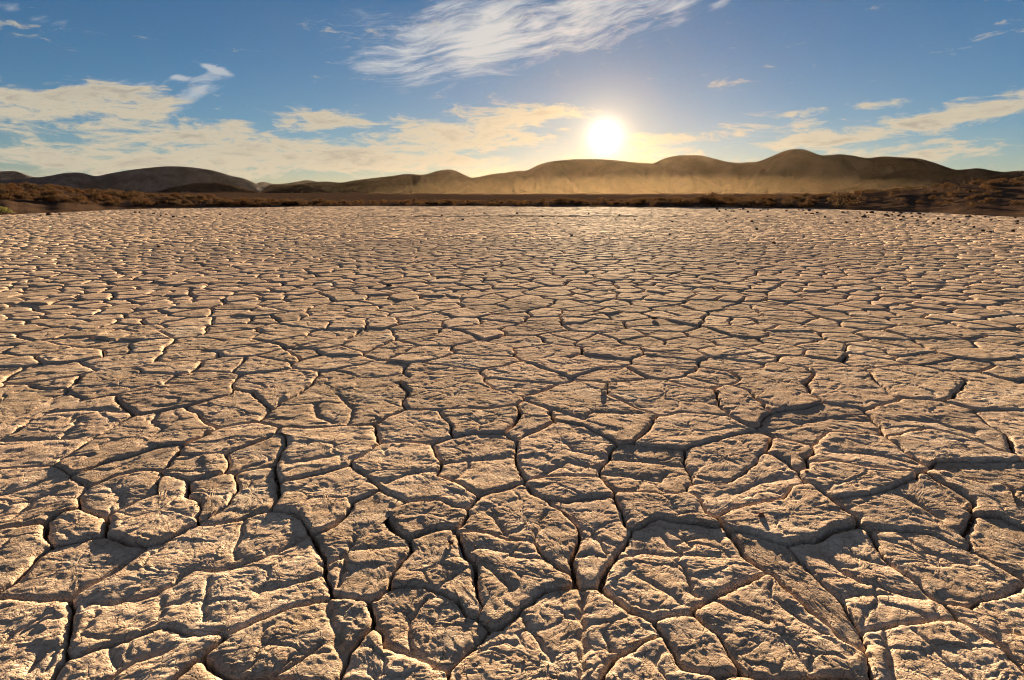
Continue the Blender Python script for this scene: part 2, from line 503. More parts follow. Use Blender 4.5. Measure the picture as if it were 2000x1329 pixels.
# ------------------------------------------------------------------ mud plates: outlines traced on the ground
PLATES_PX = [
 [(-60,1160),(0,1165),(35,1164),(75,1170),(118,1172),(143,1188),(128,1215),(125,1245),(130,1290),(100,1330),(80,1360),(-70,1370)],
 [(168,1150),(152,1185),(142,1215),(145,1250),(150,1276),(190,1262),(250,1243),(310,1224),(350,1232),(400,1233),(445,1238),(480,1225),(500,1210),(560,1186),(640,1163),(639,1140),(631,1110),(620,1070),(605,1043),(590,1015),(570,1000),(545,999),(500,1005),(450,1018),(400,1027),(375,1030),(350,1046),(320,1060),(290,1068),(255,1095),(210,1125)],
 [(-10,1160),(10,1150),(60,1105),(95,1068),(140,1058),(205,1046),(240,1054),(285,1066),(255,1092),(210,1120),(165,1148),(118,1168),(75,1166),(35,1161)],
 [(-90,1050),(0,1034),(50,1026),(88,1023),(90,1055),(95,1066),(60,1100),(20,1140),(-10,1155),(-70,1150)],
 [(125,996),(160,995),(212,1008),(205,1042),(150,1053),(97,1062),(88,1050),(92,1020),(108,1005)],
 [(213,1006),(206,1042),(240,1052),(287,1067),(320,1057),(375,1027),(387,1015),(390,978),(366,965),(365,943),(314,930),(311,958),(250,988)],
 [(155,985),(185,1000),(213,1006),(250,988),(311,958),(314,925),(290,917),(225,933),(172,950),(163,975)],
 [(368,945),(400,930),(455,922),(460,953),(443,980),(410,1008),(398,1016),(388,1015),(390,978),(366,965)],
 [(460,953),(458,925),(475,918),(500,912),(535,908),(540,940),(543,965),(535,992),(500,1000),(455,1016),(400,1025),(410,1010),(443,983)],
 [(552,836),(600,838),(650,833),(726,832),(731,842),(733,868),(685,903),(680,909),(620,926),(550,941),(541,935),(540,900),(555,880),(560,845)],
 [(420,838),(498,825),(550,838),(500,862),(447,885),(400,890),(368,888),(372,868),(395,855)],
 [(447,886),(500,862),(553,846),(556,875),(540,900),(537,905),(500,912),(445,922),(448,905)],
 [(335,898),(370,890),(440,882),(447,900),(443,920),(388,935),(350,930),(320,918)],
 [(113,907),(140,888),(210,840),(265,813),(360,796),(388,817),(420,835),(388,852),(330,868),(283,880),(220,898),(160,921),(140,922)],
 [(143,927),(163,922),(220,900),(283,882),(325,870),(330,890),(318,915),(290,912),(225,928),(170,946),(155,938)],
 [(-90,922),(0,919),(100,911),(137,927),(165,950),(140,973),(100,985),(0,1008),(-100,1030)],
 [(-90,1035),(0,1012),(90,988),(140,976),(153,985),(125,996),(92,1018),(50,1024),(0,1032),(-90,1048)],
 [(-80,915),(0,915),(105,906),(140,880),(205,838),(262,810),(240,795),(222,774),(165,783),(100,803),(50,825),(25,845),(10,855),(-80,870)],
 [(-60,838),(0,829),(60,805),(125,768),(165,778),(100,798),(50,822),(20,845),(0,850),(-60,862)],
 [(-60,775),(40,762),(125,765),(60,802),(0,826),(-60,832)],
 [(135,765),(175,742),(235,732),(292,742),(270,762),(215,772),(170,778)],
 [(223,775),(275,764),(330,758),(390,752),(430,772),(363,792),(270,810),(240,795)],
 [(368,795),(430,778),(490,766),(528,797),(503,820),(480,826),(422,832),(388,815)],
 [(505,823),(533,797),(568,775),(608,757),(675,738),(775,741),(796,763),(788,783),(758,815),(735,829),(650,831),(600,836),(556,834)],
 [(492,764),(505,748),(560,742),(590,752),(580,768),(530,796),(515,790)],
 [(790,783),(798,763),(785,746),(850,738),(905,755),(962,788),(965,797),(870,801),(810,800)],
 [(737,830),(758,815),(810,803),(857,803),(876,825),(883,850),(846,866),(790,863),(742,864),(733,842)],
 [(862,803),(900,799),(968,799),(1000,815),(998,838),(983,845),(935,845),(885,850),(878,825)],
 [(1000,835),(1060,797),(1082,823),(1050,842),(1000,857),(988,847)],
 [(848,868),(883,853),(926,847),(981,847),(1005,862),(1008,905),(1026,935),(1000,948),(935,968),(890,940),(855,930),(861,900)],
 [(688,905),(740,870),(790,865),(845,868),(859,902),(856,930),(890,942),(932,970),(913,990),(860,975),(795,980),(745,953),(708,920)],
 [(545,945),(680,912),(705,921),(742,955),(690,978),(672,1005),(655,1018),(615,1036),(605,1035),(590,1010),(570,997),(540,992),(543,965)],
 [(745,957),(793,981),(740,999),(755,1014),(785,1040),(800,1060),(795,1080),(775,1110),(745,1150),(722,1170),(700,1165),(655,1150),(645,1130),(640,1095),(625,1055),(612,1040),(658,1018),(675,1005),(692,978)],
 [(742,1000),(795,983),(860,977),(913,993),(905,1018),(868,1027),(805,1050),(785,1037),(755,1012)],
 [(806,1053),(865,1030),(888,1038),(900,1072),(930,1105),(936,1145),(938,1187),(931,1200),(892,1168),(846,1148),(793,1140),(772,1140),(780,1112),(800,1080)],
 [(763,1150),(793,1142),(846,1151),(890,1170),(948,1224),(942,1236),(872,1298),(860,1302),(813,1284),(752,1255),(733,1222),(731,1182)],
 [(725,1228),(750,1260),(812,1289),(862,1308),(870,1340),(860,1370),(700,1400),(650,1380),(665,1320),(690,1270)],
 [(400,1282),(440,1246),(500,1213),(560,1190),(640,1167),(713,1177),(723,1201),(718,1222),(690,1262),(665,1315),(645,1340),(560,1335),(530,1329),(490,1326),(440,1322),(425,1310)],
 [(105,1322),(135,1292),(220,1262),(311,1229),(350,1237),(436,1243),(388,1284),(335,1329),(310,1360),(90,1370)],
 [(390,1290),(420,1315),(440,1328),(470,1360),(310,1375),(340,1330)],
 [(500,1332),(560,1340),(640,1345),(640,1400),(480,1390)],
 [(895,1039),(905,1020),(915,992),(938,970),(1000,950),(1022,945),(1060,975),(1100,998),(1127,1028),(1118,1085),(1112,1120),(1068,1091),(1044,1056),(1000,1055),(960,1040),(930,1038)],
 [(894,1042),(930,1041),(960,1043),(1000,1058),(1042,1059),(1066,1093),(1112,1123),(1122,1134),(1060,1152),(1000,1205),(962,1225),(952,1222),(937,1202),(941,1180),(938,1140),(933,1103),(902,1072)],
 [(1030,940),(1055,930),(1170,930),(1190,963),(1140,973),(1095,978),(1045,963)],
 [(1062,972),(1095,980),(1140,975),(1191,966),(1213,996),(1218,1012),(1236,1033),(1200,1082),(1173,1120),(1170,1140),(1128,1135),(1122,1085),(1131,1028),(1103,998)],
 [(1280,1014),(1350,1018),(1416,1029),(1426,1041),(1451,1081),(1495,1119),(1411,1156),(1356,1181),(1348,1194),(1313,1199),(1293,1209),(1266,1204),(1215,1176),(1176,1144),(1176,1121),(1208,1084),(1240,1036)],
 [(1000,1213),(1060,1157),(1125,1140),(1170,1145),(1215,1182),(1266,1212),(1287,1235),(1283,1245),(1250,1250),(1200,1290),(1180,1329),(1170,1360),(1000,1400),(880,1370),(885,1320),(945,1240),(960,1230)],
 [(1250,1252),(1288,1243),(1300,1262),(1330,1302),(1365,1312),(1395,1322),(1400,1360),(1180,1390),(1185,1325),(1205,1290)],
 [(1291,1216),(1315,1202),(1348,1200),(1370,1217),(1402,1248),(1432,1300),(1400,1305),(1350,1311),(1328,1299),(1300,1255)],
 [(1351,1195),(1412,1158),(1497,1122),(1520,1140),(1582,1195),(1640,1235),(1685,1265),(1700,1320),(1700,1335),(1640,1325),(1600,1320),(1560,1328),(1500,1325),(1440,1302),(1405,1246),(1372,1214)],
 [(1410,1315),(1500,1330),(1560,1335),(1690,1340),(1690,1390),(1410,1390)],
 [(1430,1041),(1460,1037),(1530,1062),(1575,1105),(1610,1140),(1640,1165),(1660,1205),(1680,1225),(1685,1258),(1640,1230),(1585,1193),(1522,1138),(1497,1117),(1453,1079)],
 [(1537,1060),(1562,1051),(1600,1055),(1640,1032),(1675,1028),(1692,1032),(1720,1080),(1755,1115),(1792,1143),(1815,1160),(1850,1180),(1865,1207),(1830,1207),(1770,1215),(1690,1224),(1665,1203),(1645,1163),(1615,1138),(1578,1103)],
 [(1698,1032),(1775,1033),(1826,1044),(1896,1074),(1998,1134),(1971,1154),(1911,1164),(1891,1179),(1833,1169),(1796,1137),(1750,1100),(1716,1060)],
 [(1694,1234),(1766,1222),(1833,1210),(1876,1217),(1951,1262),(2000,1308),(2030,1340),(2000,1400),(1720,1400),(1712,1330),(1702,1280)],
 [(1850,1178),(1891,1184),(1915,1169),(1975,1160),(2005,1140),(2080,1170),(2080,1330),(2035,1335),(2000,1300),(1953,1258),(1880,1213),(1868,1203)],
 [(1897,1070),(1888,1040),(1900,1008),(1938,1003),(2000,1035),(2080,1060),(2080,1160),(2000,1130),(1950,1102)],
 [(1628,976),(1736,958),(1776,938),(1812,925),(1860,955),(1898,977),(1898,1005),(1885,1038),(1893,1068),(1828,1042),(1775,1030),(1695,1029),(1670,1010)],
 [(1815,925),(1850,920),(1905,945),(1972,950),(1972,985),(2000,995),(2080,1010),(2080,1050),(2000,1030),(1940,1000),(1903,1000),(1902,975),(1860,950)],
 [(1567,922),(1580,905),(1625,903),(1695,913),(1778,923),(1808,922),(1775,935),(1735,955),(1680,970),(1627,973),(1600,955),(1575,935)],
 [(1588,870),(1623,845),(1718,850),(1766,880),(1806,913),(1776,920),(1695,910),(1625,900),(1580,900)],
 [(1736,853),(1813,840),(1881,855),(1976,888),(1978,898),(1833,896),(1816,900),(1808,910),(1768,877)],
 [(1693,803),(1766,780),(1848,788),(1901,800),(1926,830),(1974,855),(1974,885),(1881,852),(1816,837),(1733,850),(1715,830)],
 [(1478,835),(1505,808),(1560,800),(1612,788),(1683,795),(1693,815),(1728,848),(1620,842),(1585,868),(1540,855),(1510,847)],
 [(1577,748),(1600,728),(1660,730),(1715,750),(1755,780),(1692,800),(1612,785),(1585,770)],
 [(1717,748),(1783,726),(1878,742),(1880,755),(1850,782),(1762,778)],
 [(1886,748),(1905,735),(2000,755),(2060,770),(2060,800),(2000,798),(1905,797),(1853,785)],
 [(1905,802),(2000,802),(2060,805),(2060,890),(1978,885),(1976,850),(1928,826)],
 [(1815,905),(1978,902),(2060,895),(2060,1005),(1976,985),(1974,950),(1905,940),(1850,917)],
 [(1073,795),(1110,772),(1170,763),(1200,780),(1253,803),(1282,812),(1240,864),(1206,864),(1140,830),(1085,822)],
 [(1012,857),(1083,826),(1140,832),(1203,867),(1178,905),(1166,928),(1050,928),(1028,934),(1010,905)],
 [(1175,915),(1208,868),(1240,868),(1330,878),(1342,918),(1348,942),(1320,962),(1205,961),(1188,940)],
 [(1245,866),(1286,816),(1330,807),(1420,812),(1475,836),(1406,853),(1358,868),(1332,875)],
 [(1190,768),(1250,758),(1320,755),(1370,765),(1398,788),(1425,810),(1330,804),(1286,811),(1250,797)],
 [(1402,790),(1440,765),(1468,772),(1497,802),(1475,832),(1428,812)],
 [(1480,730),(1530,722),(1590,730),(1573,750),(1582,770),(1608,787),(1560,797),(1500,800),(1470,770)],
 [(1192,966),(1320,966),(1360,972),(1390,1010),(1420,1022),(1350,1014),(1280,1010),(1240,1030),(1220,1008),(1214,990)],
 [(1337,882),(1360,871),(1406,857),(1476,840),(1505,851),(1500,875),(1480,900),(1455,920),(1400,945),(1352,940),(1344,915)],
 [(1508,853),(1545,860),(1582,872),(1576,902),(1563,918),(1545,900),(1520,890),(1502,878)],
 [(1352,945),(1400,948),(1456,923),(1482,902),(1500,882),(1540,905),(1565,925),(1575,942),(1550,945),(1530,972),(1500,978),(1440,990),(1395,1008),(1365,972)],
 [(1395,1010),(1440,993),(1500,980),(1532,974),(1552,947),(1578,942),(1598,957),(1625,978),(1668,1012),(1640,1028),(1600,1050),(1532,1058),(1500,1050),(1460,1035),(1428,1033),(1420,1020)],
]
# shallow secondary cracks: polyline, half width (m), depth (m)
GROOVES_PX = [
 ([(175,1174),(233,1174),(300,1156),(333,1141),(373,1111)], .006, .012),
 ([(373,1111),(426,1111),(500,1091),(550,1071),(598,1044)], .006, .010),
 ([(476,1011),(471,1046),(456,1069),(466,1089)], .003, .007),
 ([(500,1154),(575,1136),(628,1121)], .004, .007),
 ([(411,1130),(400,1165),(398,1210)], .006, .008),
 ([(0,1257),(55,1217),(85,1201)], .003, .006),
 ([(58,1309),(65,1294),(95,1262)], .005, .010),
 ([(220,1262),(218,1284),(226,1302)], .003, .006),
 ([(205,1329),(263,1289),(326,1267)], .005, .009),
 ([(638,1171),(650,1212),(663,1234),(660,1259),(680,1300)], .010, .010),
 ([(538,1319),(588,1289),(625,1254)], .005, .008),
 ([(693,1046),(675,1081),(643,1096)], .005, .010),
 ([(675,1081),(663,1141)], .006, .010),
 ([(685,1071),(740,1068),(791,1064)], .003, .006),
 ([(856,1146),(880,1128),(911,1109)], .003, .005),
 ([(833,1166),(801,1209),(796,1234),(808,1277)], .004, .007),
 ([(870,1170),(850,1210),(835,1250)], .002, .003),
 ([(1000,1086),(1035,1090),(1065,1089)], .005, .009),
 ([(913,1079),(936,1069),(1000,1080)], .004, .007),
 ([(946,1101),(965,1120),(1000,1150)], .004, .007),
 ([(1068,996),(1058,1016),(1045,1054)], .003, .008),
 ([(958,1003),(975,1025),(988,1043)], .005, .008),
 ([(1155,1034),(1172,1058),(1185,1079)], .003, .006),
 ([(1125,1085),(1150,1080),(1185,1085)], .003, .006),
 ([(1205,1089),(1250,1076),(1296,1081),(1333,1081),(1400,1085)], .004, .006),
 ([(1290,1039),(1310,1062),(1333,1079)], .005, .008),
 ([(1312,1062),(1345,1050),(1375,1045)], .004, .006),
 ([(1333,1099),(1345,1130),(1351,1151),(1363,1161)], .005, .011),
 ([(1245,1121),(1298,1151),(1333,1176)], .003, .006),
 ([(1138,1142),(1137,1200),(1139,1260),(1135,1335)], .009, .012),
 ([(1022,1206),(1055,1254),(1080,1289)], .003, .006),
 ([(1180,1236),(1195,1271)], .005, .008),
 ([(1505,1166),(1568,1211),(1608,1236)], .004, .006),
 ([(1520,1234),(1550,1261),(1578,1311)], .003, .005),
 ([(1391,1166),(1440,1190),(1499,1214)], .006, .009),
 ([(1593,1058),(1640,1106),(1680,1131),(1715,1139),(1765,1156),(1805,1161)], .007, .012),
 ([(1645,1161),(1680,1156),(1740,1156)], .004, .008),
 ([(1655,1075),(1700,1092),(1735,1098)], .004, .006),
 ([(1783,1226),(1838,1279),(1876,1319)], .003, .005),
 ([(1728,1230),(1740,1280),(1745,1335)], .008, .008),
 ([(1760,1041),(1813,1076),(1891,1096)], .004, .005),
 ([(753,943),(800,925),(856,918)], .006, .009),
 ([(856,905),(918,898),(983,893)], .005, .009),
 ([(916,900),(911,915),(891,933)], .003, .006),
 ([(615,788),(620,813),(650,825)], .005, .009),
 ([(660,768),(690,798),(680,828)], .005, .009),
 ([(560,905),(600,900),(640,893)], .006, .009),
 ([(1735,958),(1770,970),(1840,1010)], .007, .012),
 ([(1812,930),(1850,960),(1895,990)], .004, .006),
 ([(1075,798),(1140,820),(1155,805),(1250,808)], .006, .010),
 ([(1180,895),(1250,898),(1331,908)], .005, .009),
 ([(1173,923),(1250,931),(1288,936),(1301,921)], .005, .009),
 ([(1055,930),(1108,900),(1163,913)], .005, .009),
 ([(308,805),(296,825),(321,838),(293,853)], .004, .008),
 ([(0,860),(80,857),(150,855)], .005, .009),
 ([(120,855),(155,818)], .005, .009),
 ([(100,805),(170,800),(250,805)], .006, .010),
 ([(0,966),(50,951),(95,933)], .004, .008),
 ([(25,1012),(60,975),(110,955)], .006, .009),
 ([(215,950),(240,965),(238,990)], .005, .008),
 ([(1620,880),(1700,885),(1790,905)], .006, .010),
 ([(1780,820),(1830,825),(1900,845)], .006, .010),
 ([(1560,825),(1620,815),(1690,820)], .006, .010),
 ([(1440,960),(1480,940),(1540,930)], .006, .010),
 ([(1100,860),(1120,880),(1180,890)], .006, .007),
]

rng = np.random.default_rng(11)
random.seed(5)


def in_poly(px, py, poly):
    inside = np.zeros(len(px), dtype=bool)
    n = len(poly)
    for i in range(n):
        x0, y0 = poly[i]
        x1, y1 = poly[(i + 1) % n]
        if y0 == y1:
            continue
        c = ((y0 > py) != (y1 > py)) & (px < (x1 - x0) * (py - y0) / (y1 - y0) + x0)
        inside ^= c
    return inside


def resample(loop, n):
    p = np.vstack([loop, loop[:1]])
    d = np.hypot(*np.diff(p, axis=0).T)
    s = np.concatenate([[0], np.cumsum(d)])
    t = np.linspace(0, s[-1], n, endpoint=False)
    return np.stack([np.interp(t, s, p[:, 0]), np.interp(t, s, p[:, 1])], 1), s[-1]


def plate_outlines():
    """tile the playa: traced plates in front, irregular cells beyond; returns closed outlines"""
    seeds, owner = [], []
    polys = []
    for poly in PLATES_PX:
        g = np.array([ground(u, v) for u, v in poly])
        a = 0.5 * np.sum(g[:, 0] * np.roll(g[:, 1], -1) - np.roll(g[:, 0], -1) * g[:, 1])
        if a < 0:
            g = g[::-1]
        polys.append(g)
    for i, g in enumerate(polys):
        c = g.mean(0)
        dist = np.hypot(*c)
        inset = 0.010 + 0.006 * dist
        q, per = resample(g, max(12, int(np.hypot(*np.diff(np.vstack([g, g[:1]]), axis=0).T).sum() / (inset * 1.1))))
        tn = np.roll(q, -1, 0) - np.roll(q, 1, 0)
        tn /= np.linalg.norm(tn, axis=1)[:, None] + 1e-9
        nin = np.stack([-tn[:, 1], tn[:, 0]], 1)
        q = q + nin * inset
        keep = in_poly(q[:, 0], q[:, 1], g)
        for j in range(i):
            keep &= ~in_poly(q[:, 0], q[:, 1], polys[j])
        q = q[keep]
        seeds.append(q)
        owner.append(np.full(len(q), i))
        seeds.append(c[None])
        owner.append(np.array([i]))
    ntr = len(polys)
    tr = np.concatenate(seeds)
    # irregular cells elsewhere
    pts = []

    def zone(cell, r0, r1, jit):
        az = math.radians(47)
        nx = int(r1 / cell) + 4
        gx, gy = np.meshgrid(np.arange(-nx, nx + 1), np.arange(-int(2 / cell), nx + 1))
        gx = gx.ravel().astype(float)
        gy = gy.ravel().astype(float)
        gx = gx + 0.5 * (gy % 2)
        x = (gx + (rng.random(len(gx)) - .5) * jit) * cell
        y = (gy + (rng.random(len(gx)) - .5) * jit) * cell * 0.92
        r = np.hypot(x, y)
        a = np.arctan2(x, y)
        ok = (r >= r0) & (r < r1) & ((np.abs(a) < az) | (np.abs(x) < 2.6)) & (y > -0.4)
        ok &= r < r_edge(a) - 0.1 + 1.5 * perlin(x * .35, y * .35, 41)
        ok &= rng.random(len(x)) < .90
        p0 = np.stack([x[ok], y[ok]], 1)
        ex = p0[rng.random(len(p0)) < .10] + rng.normal(size=(1, 2)) * .05 + cell * .5
        return np.concatenate([p0, ex])
    pts.append(zone(0.31, 0.3, 6.5, 0.90))
    pts.append(zone(0.29, 6.5, 18, 0.90))
    pts.append(zone(0.33, 18, 36, 0.92))
    pts.append(zone(0.46, 36, 82, 0.95))
    p = np.concatenate(pts)
    near = np.hypot(p[:, 0], p[:, 1]) < 6.5
    bad = np.zeros(len(p), dtype=bool)
    idx = np.where(near)[0]
    for g in polys:
        bad[idx] |= in_poly(p[idx, 0], p[idx, 1], g)
    for k in range(0, len(idx)):
        if np.min((tr[:, 0] - p[idx[k], 0]) ** 2 + (tr[:, 1] - p[idx[k], 1]) ** 2) < 0.11 ** 2:
            bad[idx[k]] = True
    p = p[~bad]
    allp = np.concatenate([tr, p])
    own = np.concatenate(owner + [np.arange(len(p)) + ntr])
    res = delaunay_2d_cdt([Vector((float(a), float(b))) for a, b in allp], [], [], 0, 1e-7, True)
    ov = np.array([[v.x, v.y] for v in res[0]])
    src = np.array([o[0] if len(o) else -1 for o in res[3]])
    vown = np.where(src >= 0, own[src], -1)
    F = np.array(res[2])
    A, B, C = ov[F[:, 0]], ov[F[:, 1]], ov[F[:, 2]]
    d = 2 * (A[:, 0] * (B[:, 1] - C[:, 1]) + B[:, 0] * (C[:, 1] - A[:, 1]) + C[:, 0] * (A[:, 1] - B[:, 1]))
    d = np.where(np.abs(d) < 1e-12, 1e-12, d)
    a2, b2, c2 = (A ** 2).sum(1), (B ** 2).sum(1), (C ** 2).sum(1)
    cc = np.stack([(a2 * (B[:, 1] - C[:, 1]) + b2 * (C[:, 1] - A[:, 1]) + c2 * (A[:, 1] - B[:, 1])) / d,
                   (a2 * (C[:, 0] - B[:, 0]) + b2 * (A[:, 0] - C[:, 0]) + c2 * (B[:, 0] - A[:, 0])) / d], 1)
    e = np.concatenate([F[:, [0, 1]], F[:, [1, 2]], F[:, [2, 0]]])
    te = np.concatenate([np.arange(len(F))] * 3)
    e.sort(axis=1)
    order = np.lexsort((e[:, 1], e[:, 0]))
    e, te = e[order], te[order]
    same = np.all(e[1:] == e[:-1], axis=1)
    i0 = np.where(same)[0]
    ea, eb = vown[e[i0, 0]], vown[e[i0, 1]]
    dif = ea != eb
    t1, t2 = te[i0][dif], te[i0 + 1][dif]
    ea, eb = ea[dif], eb[dif]
    adj = {}
    for o, s, t in zip(np.concatenate([ea, eb]).tolist(), np.concatenate([t1, t1]).tolist(), np.concatenate([t2, t2]).tolist()):
        dd = adj.setdefault(o, {})
        dd.setdefault(s, []).append(t)
        dd.setdefault(t, []).append(s)
    outlines = []
    for o, dd in adj.items():
        seen = set()
        best = None
        for st in dd:
            if st in seen or len(dd[st]) < 2:
                continue
            loop = [st]
            seen.add(st)
            prev, cur = None, st
            closed = False
            while True:
                nxt = [q for q in dd[cur] if q != prev]
                if not nxt:
                    break
                q = nxt[0]
                if q == st:
                    closed = True
                    break
                if q in seen:
                    break
                seen.add(q)
                loop.append(q)
                prev, cur = cur, q
            if closed and (best is None or len(loop) > len(best)):
                best = loop
        if best is None or len(best) < 3:
            continue
        P = cc[best]
        keep = np.hypot(*(P - np.roll(P, 1, 0)).T) > 1e-4
        P = P[keep]
        if len(P) < 3:
            continue
        ar = 0.5 * np.sum(P[:, 0] * np.roll(P[:, 1], -1) - np.roll(P[:, 0], -1) * P[:, 1])
        if ar < 0:
            P = P[::-1]
            ar = -ar
        seg = np.hypot(*(P - np.roll(P, 1, 0)).T)
        ext = np.ptp(P, axis=0).max()
        if ar < 0.004 or ar > 0.9 or ext > 1.6 or (o >= ntr and seg.max() > 0.8):
            continue
        xc = P[:, 0] * np.roll(P[:, 1], -1) - np.roll(P[:, 0], -1) * P[:, 1]
        cx = np.sum((P[:, 0] + np.roll(P[:, 0], -1)) * xc) / (6 * ar)
        cy = np.sum((P[:, 1] + np.roll(P[:, 1], -1)) * xc) / (6 * ar)
        outlines.append((P, np.array([cx, cy]), ar, o < ntr))
    return outlines


GROOVES = []
for line, hw, dep in GROOVES_PX:
    GROOVES.append((np.array([ground(u, v) for u, v in line]), hw, dep))


def mud_relief(x, y, sp, seed_off=0):
    """height of the dried crust above its plate, in metres; sp is the mesh spacing"""
    spm = np.broadcast_to(np.asarray(sp, dtype=float), x.shape)

    def fade(lam):
        return np.clip((lam / spm - 1.5) / 1.2, 0, 1)
    h = 0.0022 * perlin(x / .31, y / .31, 3) + 0.0010 * perlin(x / .15, y / .15, 4)
    wx = x + 0.030 * perlin(x / .11, y / .11, 7) + .008 * perlin(x / .03, y / .03, 8)
    wy = y + 0.030 * perlin(x / .11, y / .11, 9) + .008 * perlin(x / .03, y / .03, 10)
    L = 0.165
    f1, f2, rid, dx, dy = voronoi(wx / L, wy / L, 21)
    edge = (f2 - f1) * L * 0.5
    on = sstep(perlin(x / .22, y / .22, 31), -0.35, 0.25)
    h += on * (rid - 0.5) * 0.0042 * sstep(edge, -.002, .008)
    h += on * 0.015 * ((rid * 7.3 % 1) - .5) * dx * L * 2 + on * 0.015 * ((rid * 13.7 % 1) - .5) * dy * L * 2
    h -= on * 0.006 * np.exp(-(edge / 0.0045) ** 2) * fade(.035)
    L = 0.060
    f1, f2, rid, dx, dy = voronoi((wx + .01 * perlin(x / .04, y / .04, 12)) / L, wy / L, 51)
    edge = (f2 - f1) * L * 0.5
    on2 = sstep(perlin(x / .12, y / .12, 33), -0.1, 0.4)
    h += on2 * ((rid - 0.5) * 0.0034 * sstep(edge, -.001, .006) - 0.0022 * np.exp(-(edge / 0.003) ** 2)) * fade(.03)
    # flaky skin: flat tops that end in small steps
    q = 1.7 * (perlin(wx / .095, wy / .075, 14) + .5 * perlin(wx / .042, wy / .034, 15) + .22 * perlin(x / .017, y / .014, 16) * fade(.017))
    fl = np.floor(q)
    h += 0.0014 * (fl + sstep(q - fl, .25, .6)) * fade(.05)
    h += 0.0006 * perlin(wx / .019, wy / .015, 26) * fade(.017)
    h -= 0.0014 * np.clip(np.abs(perlin(wx / .034, wy / .028, 18)) * -6 + 1, 0, 1) * fade(.02)
    h += 0.0006 * perlin(x / .0105, y / .009, 17) * fade(.0105)
    # the same roughness at whatever scale the mesh can still carry
    lam = 2.7 * spm
    h += 0.042 * lam * perlin(x / lam, y / lam, 19) * sstep(lam, .010, .03)
    h *= 0.75
    # shallow cracks traced from the place
    near = np.hypot(x, y) < 4.2
    if near.any():
        idx = np.where(near)[0]
        gx = x[idx] + .006 * perlin(x[idx] / .04, y[idx] / .04, 61)
        gy = y[idx] + .006 * perlin(x[idx] / .04, y[idx] / .04, 62)
        dh = np.zeros(len(idx))
        for line, hw, dep in GROOVES:
            lo, hi = line.min(0) - .05, line.max(0) + .05
            m = np.where((gx > lo[0]) & (gx < hi[0]) & (gy > lo[1]) & (gy < hi[1]))[0]
            if len(m) == 0:
                continue
            dmin = np.full(len(m), 9.0)
            for k in range(len(line) - 1):
                a, b = line[k], line[k + 1]
                ab = b - a
                t = np.clip(((gx[m] - a[0]) * ab[0] + (gy[m] - a[1]) * ab[1]) / (ab @ ab), 0, 1)
                dmin = np.minimum(dmin, np.hypot(gx[m] - a[0] - t * ab[0], gy[m] - a[1] - t * ab[1]))
            w = np.maximum(hw, spm[idx][m] * .9)
            g = dep * np.exp(-(dmin / w) ** 2) + 0.35 * dep * np.exp(-(dmin / (w * 4.5)) ** 2)
            dh[m] = np.maximum(dh[m], g)
        h[idx] -= dh
    return h


FLOOR = -0.036


